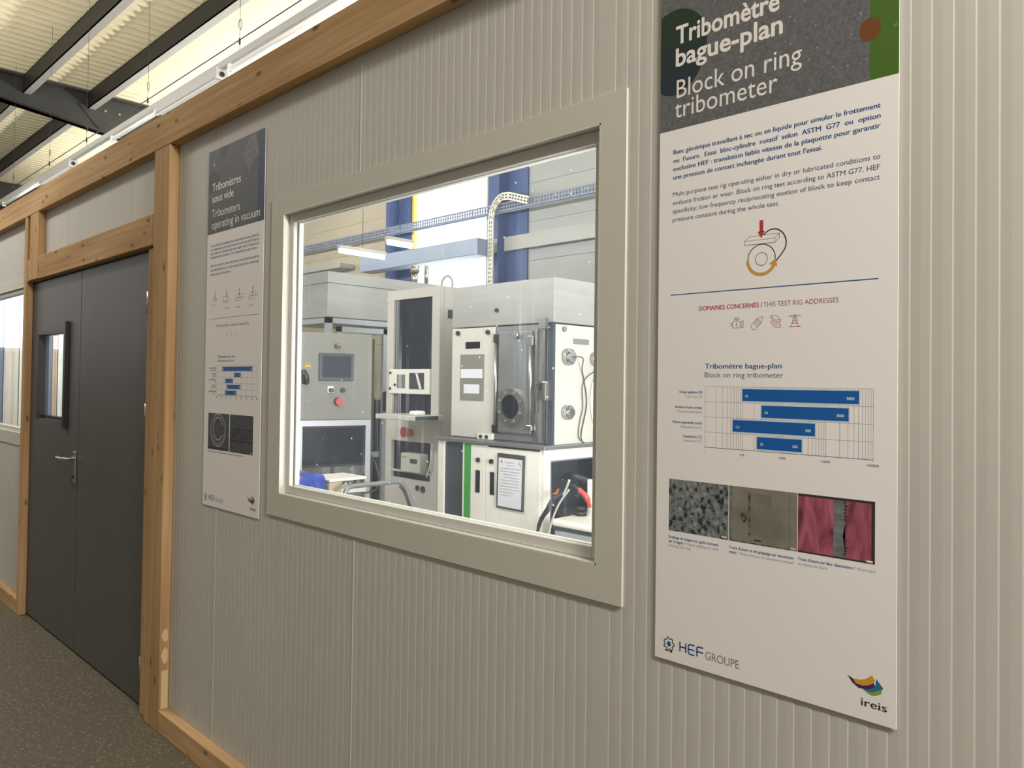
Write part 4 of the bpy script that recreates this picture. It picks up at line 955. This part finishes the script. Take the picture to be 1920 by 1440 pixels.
# ------------------------------------------------------------------ electronics rack
rk = thing('electronics_rack', 'tall grey electronics rack with dark glass bays left of the vacuum chamber', 'rack', (-4.665, 2.55, 0))
b = MB(); F = 2.25; bays = [(1.667, 2.211), (1.30, 1.477), (.885, 1.112), (.825, .872)]
b.box(-4.99, -4.345, 2.29, 2.85, 0, 2.285, bev=.004, seg=1)
b.build('rack_body', 'rackpaint', rk)
b = MB(); b.box(-4.99, -4.915, F, 2.292, 0, 2.285, bev=.004, seg=1); b.box(-4.437, -4.345, F, 2.292, 0, 2.285, bev=.004, seg=1)
for q in ((2.211, 2.285), (1.112, 1.30), (.872, .885), (0, .825)): b.box(-4.915, -4.437, F + .006, 2.292, q[0], q[1])
b.build('rack_front', 'rackpaint', rk)
for z0, z1 in bays: MB().box(-4.915, -4.437, 2.282, 2.291, z0, z1).build('dark_bay', 'darkglass', rk)
b = MB(); b.box(-4.885, -4.872, 2.262, 2.282, 1.667, 2.211); b.box(-4.885, -4.872, 2.262, 2.282, 1.30, 1.477); b.build('inner_rail', 'alu', rk)
ip = MB().box(-4.934, -4.440, 2.236, 2.262, 1.477, 1.667, bev=.003, seg=1).build('instrument_panel', 'white', rk)
MB().box(-4.83, -4.73, 2.233, 2.238, 1.52, 1.625).build('vent_grille', 'greypaint', ip)
b = MB(); b.box(-4.675, -4.50, 2.232, 2.238, 1.515, 1.638); ds = b.build('display', 'darkpanel', ip)
b = MB(); b.poly([(-4.60, 1.635), (-4.575, 1.635), (-4.52, 1.515), (-4.55, 1.515)], 2.231); b.build('white_strip', 'white', ds)
for kx, kz in ((-4.915, 1.638), (-4.915, 1.515), (-4.855, 1.545)):
    b = MB(); b.cyl((kx, 2.237, kz), (kx, 2.229, kz), .010, n=10); b.build('panel_screw', 'black', ip)
sf = MB().box(-4.76, -4.29, 1.985, 2.25, 1.293, 1.328, bev=.004, seg=1).build('pull_out_shelf', 'rackpaint', rk)
b = MB(); b.box(-4.30, -4.287, 1.99, 2.2, 1.296, 1.325); b.build('shelf_stop', 'darkpanel', sf)
b = MB(); b.cyl((-4.702, 2.256, 1.184), (-4.702, 2.235, 1.184), .026, n=20); b.cyl((-4.702, 2.235, 1.184), (-4.702, 2.205, 1.184), .034, .040, n=24); b.cyl((-4.668, 2.25, 1.180), (-4.668, 2.21, 1.180), .026, n=18); b.build('stop_button', 'red', rk)
for kx, kz, r in ((-4.581, .768, .020), (-4.517, .763, .024)):
    b = MB(); b.cyl((kx, 2.257, kz), (kx, 2.247, kz), r, n=20); b.build('panel_socket', 'black', rk)
b = MB(); b.tube([(-4.43, 2.26, 1.12), (-4.40, 2.24, 1.08), (-4.41, 2.23, .95), (-4.46, 2.24, .86)], .006, 8); b.build('lead', 'cablew', rk)
b = MB(); b.box(-4.345, -4.338, 2.33, 2.40, 2.05, 2.11); b.build('side_catch', 'black', rk)
b = MB(); b.tube([(-4.62, 2.5, 2.285), (-4.62, 2.5, 2.36), (-4.56, 2.5, 2.40), (-4.50, 2.5, 2.36), (-4.50, 2.5, 2.285)], .010); b.build('lifting_eye', 'flange', rk)
b = MB(); b.box(-4.725, -4.491, 2.20, 2.281, .887, 1.028, bev=.004, seg=1)
dv = solo(b, 'bench_instrument', 'rackpaint', 'small pale instrument with dark display sitting in the lower rack bay', 'instrument')
MB().box(-4.605, -4.525, 2.197, 2.201, .958, .990).build('display', 'darkpanel', dv)
MB().box(-4.71, -4.65, 2.198, 2.201, .995, 1.002).build('nameplate', 'greypaint', dv)
b = MB()
for k in range(13):
    t = -1 + 2 * k / 12
b.box(-4.42, -4.34, 2.03, 2.13, 1.328, 1.362, bev=.016, seg=4)
solo(b, 'computer_mouse', 'white', 'small white rounded mouse on the pull-out shelf of the rack', 'mouse')
# stainless vessel in the gap between rack and chamber
b = MB(); b.cyl((-4.13, 2.62, .6), (-4.13, 2.62, 1.92), .165, n=32); b.cyl((-4.13, 2.62, 1.92), (-4.13, 2.62, 1.98), .165, .10, n=32); b.cyl((-4.13, 2.62, 0), (-4.13, 2.62, .6), .12, n=20)
solo(b, 'steel_vessel', 'stainless', 'upright stainless vessel in the gap between rack and chamber', 'vessel')

# ------------------------------------------------------------------ control console (turned towards the right)
RZ = math.atan2(.97825, .20745)
cc = thing('control_console', 'grey control console with touch screen and red stop button above a dark monitor', 'console', (-4.09, .919, 0), RZ)
kw = dict(local=True)
cb = MB().box(0, .496, 0, .28, 1.333, 1.861, bev=.006).build('control_box', 'greypaint', cc, **kw)
ts = MB().box(.150, .373, -.008, 0, 1.572, 1.738, bev=.003, seg=1).build('touch_screen', 'darkpanel', cb, **kw)
MB().box(.172, .352, -.0105, -.0075, 1.592, 1.722).build('screen', 'screen', ts, **kw)
b = MB(); b.cyl((.262, 0, 1.785), (.262, -.03, 1.78), .011, n=16); b.cyl((.262, -.028, 1.785), (.262, -.036, 1.778), .016, n=16); b.build('key_switch', 'steel', cb, **kw)
b = MB(); b.prism([(.061, 1.648), (.106, 1.648), (.0835, 1.686)], 1, -.0025, 0); tri = b.build('warning_sticker', 'yellow', cb, **kw)
b = MB(); b.stroke([(.086, 1.676), (.080, 1.667), (.087, 1.665), (.083, 1.652)], .003, -.003); b.stroke([(.066, 1.6505), (.101, 1.6505), (.0835, 1.681)], .0018, -.003, True); b.build('bolt_symbol', 'ink_dark', tri, **kw)
b = MB(); b.tube([(.052, -.012, 1.628), (.060, -.030, 1.60), (.068, -.026, 1.57), (.074, -.010, 1.555)], [.014, .02, .018, .012], 12); b.box(.05, .078, -.012, 0, 1.55, 1.63, bev=.004); b.build('rotary_handle', 'black', cb, **kw)
b = MB(); b.box(.206, .244, -.006, 0, 1.498, 1.540, bev=.002, seg=1); q = b.build('switch_plate', 'white', cb, **kw)
b = MB(); b.cyl((.226, -.006, 1.514), (.226, -.022, 1.514), .014, n=16); b.build('selector', 'darkpanel', q, **kw)
b = MB(); b.cyl((.302, 0, 1.514), (.302, -.014, 1.514), .015, n=18); b.build('push_button', 'black', cb, **kw)
b = MB(); b.cyl((.273, 0, 1.445), (.273, -.020, 1.445), .016, n=18); b.cyl((.273, -.018, 1.445), (.273, -.036, 1.445), .026, .022, n=24); b.build('stop_button', 'red', cb, **kw)
b = MB(); p = .030
for q in ((.028, .028 + p), (.458, .492)): b.box(q[0], q[1], 0, .04, 0, 1.333)
b.box(.058, .458, 0, .035, 1.298, 1.333); b.box(.02, .47, .28, .31, 0, .03)
for q in (.028, .458): b.box(q, q + p, .25, .28, 0, 1.333); b.box(q, q + p, .04, .25, .0, .03)
b.build('stand_frame', 'alu', cc, **kw)
mo = MB().box(.056, .456, .012, .045, 1.050, 1.297, bev=.004, seg=1).build('monitor', 'black', cc, **kw)
MB().box(.066, .446, .0095, .0125, 1.062, 1.287).build('screen', 'darkglass', mo, **kw)
MB().box(.058, .458, -.02, .26, .890, .915).build('shelf', 'white', cc, **kw)
for k in range(7):
    b = MB(); x = .10 + k * .045; b.tube([(x, .02 + .02 * (k % 3), .925), (x + .03, -.02, .97 + .02 * (k % 2)), (x + .09, .01, .99), (x + .14, .05, .93)], .004, 8); b.build('lead', 'cable', cc, **kw)
b = MB(); b.tube([(.50, .03, 1.12), (.53, .0, 1.05), (.545, -.02, .95), (.50, -.06, .90), (.44, -.05, .885)], .005, 8); b.build('lead', 'cable', cc, **kw)

# ------------------------------------------------------------------ stainless enclosure on an aluminium frame
en = thing('stainless_enclosure', 'large stainless box on an aluminium frame behind the control console', 'enclosure', (-6.25, 2.75, 0))
XE = -5.62
MB().box(-6.95, XE, 2.10, 3.40, 2.105, 2.492, bev=.005, seg=1).build('upper_box', 'stainless', en)
b = MB(); b.box(-6.95, XE + .003, 2.097, 2.80, 2.392, 2.397); b.build('seam', 'darkpanel', en)
b = MB(); p = .05
for (x, y) in ((XE - p, 2.10), (XE - p, 3.35), (-6.95, 2.10), (-6.95, 3.35), (XE - p, 2.72)): b.box(x, x + p, y, y + p, 0, 2.10)
for z in (2.055, .9, .12):
    b.box(-6.95, XE, 2.10, 2.14, z, z + .045); b.box(XE - .04, XE, 2.10, 3.40, z, z + .045); b.box(-6.95, XE, 3.36, 3.40, z, z + .045)
b.build('profile_frame', 'alu', en)
b = MB()
for y0, y1 in ((2.18, 2.70),):
    b.box(XE - .002, XE + .028, y0, y0 + .045, .16, 2.03); b.box(XE - .002, XE + .028, y1 - .045, y1, .16, 2.03); b.box(XE - .002, XE + .028, y0, y1, 1.985, 2.03); b.box(XE - .002, XE + .028, y0, y1, .16, .2)
dd = b.build('frame_door', 'alu', en)
b = MB(); b.box(XE + .028, XE + .055, 2.66, 2.70, 1.30, 1.48, bev=.008); b.build('door_handle', 'black', dd)
b = MB(); b.box(-6.3, -5.75, 2.25, 2.68, .5, 1.95, bev=.01); b.build('inner_tank', 'stainless', en)
b = MB(); b.box(-6.9, -5.68, 2.8, 3.3, .165, 1.4); b.build('electrics_box', 'darkpanel', en)
b = MB(); b.cyl((-5.75, 3.12, 2.492), (-5.75, 3.12, 2.60), .03, n=16); b.cyl((-5.75, 3.12, 2.60), (-5.75, 3.12, 2.66), .045, n=16); b.cyl((-5.75, 3.26, 2.492), (-5.75, 3.26, 2.68), .02, n=14); b.build('top_valve', 'steel', en)

# ------------------------------------------------------------------ trolley, canister, carton, handle
tl = thing('trolley', 'low brown trolley with an arched chrome push handle under the window sill', 'trolley', (-3.68, .88, 0))
MB().box(-4.00, -3.37, .45, 1.32, .700, .725, bev=.004, seg=1).build('trolley_top', 'trolley', tl)
MB().box(-3.97, -3.40, .48, 1.29, .25, .27).build('trolley_shelf', 'trolley', tl)
b = MB()
for x in (-3.97, -3.40):
    for y in (.48, 1.29): b.cyl((x, y, .06), (x, y, .70), .014, n=12)
b.build('trolley_frame', 'steel', tl)
for x in (-3.97, -3.40):
    for y in (.48, 1.29):
        b = MB(); b.cyl((x - .012, y, .045), (x + .012, y, .045), .045, n=18); b.build('caster', 'black', tl)
XT = -3.39
b = MB(); b.tube([(XT, .826, .725), (XT, .822, .93), (XT, .822, .99), (XT, .848, 1.022), (XT, .92, 1.026), (XT, 1.05, 1.026), (XT, 1.14, 1.026), (XT, 1.185, 1.015), (XT, 1.222, .975), (XT, 1.262, .89), (XT, 1.29, .80), (XT, 1.30, .725)], .0125, 12)
b.tube([(XT - .03, 1.19, 1.0), (XT - .035, 1.235, .96), (XT - .04, 1.275, .87), (XT - .04, 1.30, .725)], .009, 10)
b.build('push_handle', 'greymetal', tl)
b = MB(); b.box(XT - .06, XT + .02, 1.215, 1.315, .835, .862, bev=.008); b.build('handle_bracket', 'darkpanel', tl)

b = MB()   # blue canister: sloping shoulder rising to the right
prof = [(.49, .726), (.49, .985), (.535, 1.018), (.585, 1.042), (.625, 1.060), (.67, 1.076), (.71, 1.088), (.742, 1.091), (.770, 1.084), (.784, 1.066), (.786, .726)]
b.prism(prof, 0, -3.78, -3.50)
es = [e for e in b.bm.edges if abs(e.verts[0].co.x - e.verts[1].co.x) < 1e-6 and len(e.link_faces) == 2 and abs(e.calc_face_angle(0)) > 1.2]
bmesh.ops.bevel(b.bm, geom=es, offset=.022, segments=4, profile=.5, affect='EDGES')
can = solo(b, 'canister', 'blue', 'shiny blue plastic canister in the lower left corner of the window view', 'canister')
b = MB(); b.tube([(-3.498, .742, .74), (-3.494, .738, .90), (-3.496, .728, 1.0), (-3.50, .705, 1.055)], .007, 10); b.tube([(-3.496, .60, .98), (-3.493, .64, 1.01), (-3.497, .685, 1.035)], .009, 10); b.build('moulded_rib', 'blue', can)
b = MB(); b.cyl((-3.64, .56, 1.02), (-3.645, .555, 1.055), .026, n=20); b.build('screw_cap', 'ink_dark', can)
b = MB(); b.tube([(-3.60, .545, 1.03), (-3.58, .56, 1.075), (-3.57, .60, 1.098), (-3.56, .635, 1.088), (-3.55, .65, 1.066)], .008, 10); solo(b, 'hose', 'cablew', 'short white hose arching over the blue canister', 'hose')
b = MB(); b.box(-3.74, -3.50, .800, .880, .726, 1.040, bev=.008, seg=2); solo(b, 'carton', 'beige', 'small beige carton between the blue canister and the chrome handle', 'carton')
b = MB(); b.box(-3.72, -3.495, .798, 1.03, 1.041, 1.056, bev=.003, seg=1)
solo(b, 'paper_stack', 'white', 'flat white paper stack lying on the beige carton', 'paper')

# ------------------------------------------------------------------ pump unit at the right edge of the window
pu = thing('pump_unit', 'low pale unit with rounded white lid at the lower right of the window view', 'machine', (-2.5, 2.1, 0))
MB().box(-2.82, -2.25, 1.81, 2.42, .05, .765, bev=.01).build('unit_body', 'paleclad', pu)
MB().box(-2.825, -2.245, 1.805, 2.425, .766, .782).build('dark_joint', 'darkpanel', pu)
MB().box(-2.835, -2.24, 1.795, 2.43, .783, .825, bev=.02, seg=4).build('unit_lid', 'white', pu)
b = MB(); b.cyl((-2.785, 2.10, .825), (-2.785, 2.10, 1.02), .028, n=24); b.build('white_stub', 'white', pu)
b = MB(); b.cyl((-2.785, 2.0, .825), (-2.785, 2.0, .85), .035, n=20); b.cyl((-2.785, 2.0, .85), (-2.785, 2.0, .875), .024, n=20); b.build('clamp_ring', 'black', pu)
for x in (-2.78, -2.29):
    for y in (1.86, 2.37):
        b = MB(); b.cyl((x, y, 0), (x, y, .05), .025, n=14); b.build('foot', 'black', pu)
cab('hose', [(-2.945, 1.80, .70), (-2.925, 1.80, .77), (-2.90, 1.80, .82), (-2.86, 1.80, .87), (-2.835, 1.82, .93), (-2.80, 1.86, .965)], [.008, .011, .013, .015, .015, .011], 'black', 'black hose bundle hanging beside the side opening of the cabinet')
cab('cable', [(-3.0, 2.05, .945), (-2.93, 1.95, .94), (-2.86, 1.85, .952), (-2.80, 1.86, .960)], .006, 'orange', 'short orange cable coming out of the cabinet side')
cab('rod', [(-2.79, 1.85, .955), (-2.75, 1.83, 1.0), (-2.705, 1.80, 1.048)], .006, 'cablew', 'pale slanting rod above the orange cable')
cab('hose', [(-2.84, 1.77, .55), (-2.83, 1.77, .70), (-2.80, 1.77, .82), (-2.75, 1.77, .92), (-2.69, 1.78, 1.0)], .006, 'flange', 'thin grey hose curving up in front of the white lid')
pl = thing('hand_clamp', 'red and black hand clamp above the white lid', 'clamp', (-2.63, 1.86, .9))
b = MB(); b.tube([(-2.665, 1.80, 1.015), (-2.64, 1.81, 1.0), (-2.61, 1.83, .965), (-2.60, 1.85, .91)], [.008, .014, .016, .010], 10); b.build('clamp_grip', 'red', pl)
b = MB(); b.tube([(-2.69, 1.79, 1.02), (-2.665, 1.795, 1.02), (-2.645, 1.805, .99), (-2.655, 1.80, .965)], [.006, .009, .013, .010], 10); b.build('clamp_jaw', 'black', pl)

# ------------------------------------------------------------------ behind the left window and the door glass
MB().box(-10.5, -10.42, .075, 3.2, 0, 2.74).build('wall_lab_end', 'paleclad', kind='structure', label='pale cross partition at the far end of the lab')
for y0, y1, m, lab in ((.66, .80, 'curtain_slate', 'slate blue curtain strip at the left edge of the left window'), (.81, .955, 'curtain_warm', 'wide warm white curtain strip in the middle of the left window'), (.965, 1.10, 'curtain_white', 'bright white curtain strip at the right side of the left window'),
                       (1.115, 1.30, 'curtain_slate', 'slate strip standing in for the dark reveal left of the door glass'), (1.305, 1.355, 'curtain_beige', 'narrow beige curtain strip behind the door glass'), (1.365, 1.425, 'curtain_white', 'bright white curtain strip behind the door glass'), (1.435, 1.56, 'curtain_pale', 'pale blue curtain strip at the right side of the door glass')):  # fourth strip is added in place of the dark door-glass reveal
    b = MB(); n = 10
    for k in range(n):
        a0 = y0 + (y1 - y0) * k / n; d = .012 * math.sin(k * 1.1); b.box(-10.36 + d, -10.352 + d, a0, a0 + (y1 - y0) / n + .001, 0, 2.6)
    solo(b, 'curtain_strip', m, lab, 'curtain', 'curtain strips at the lab end')
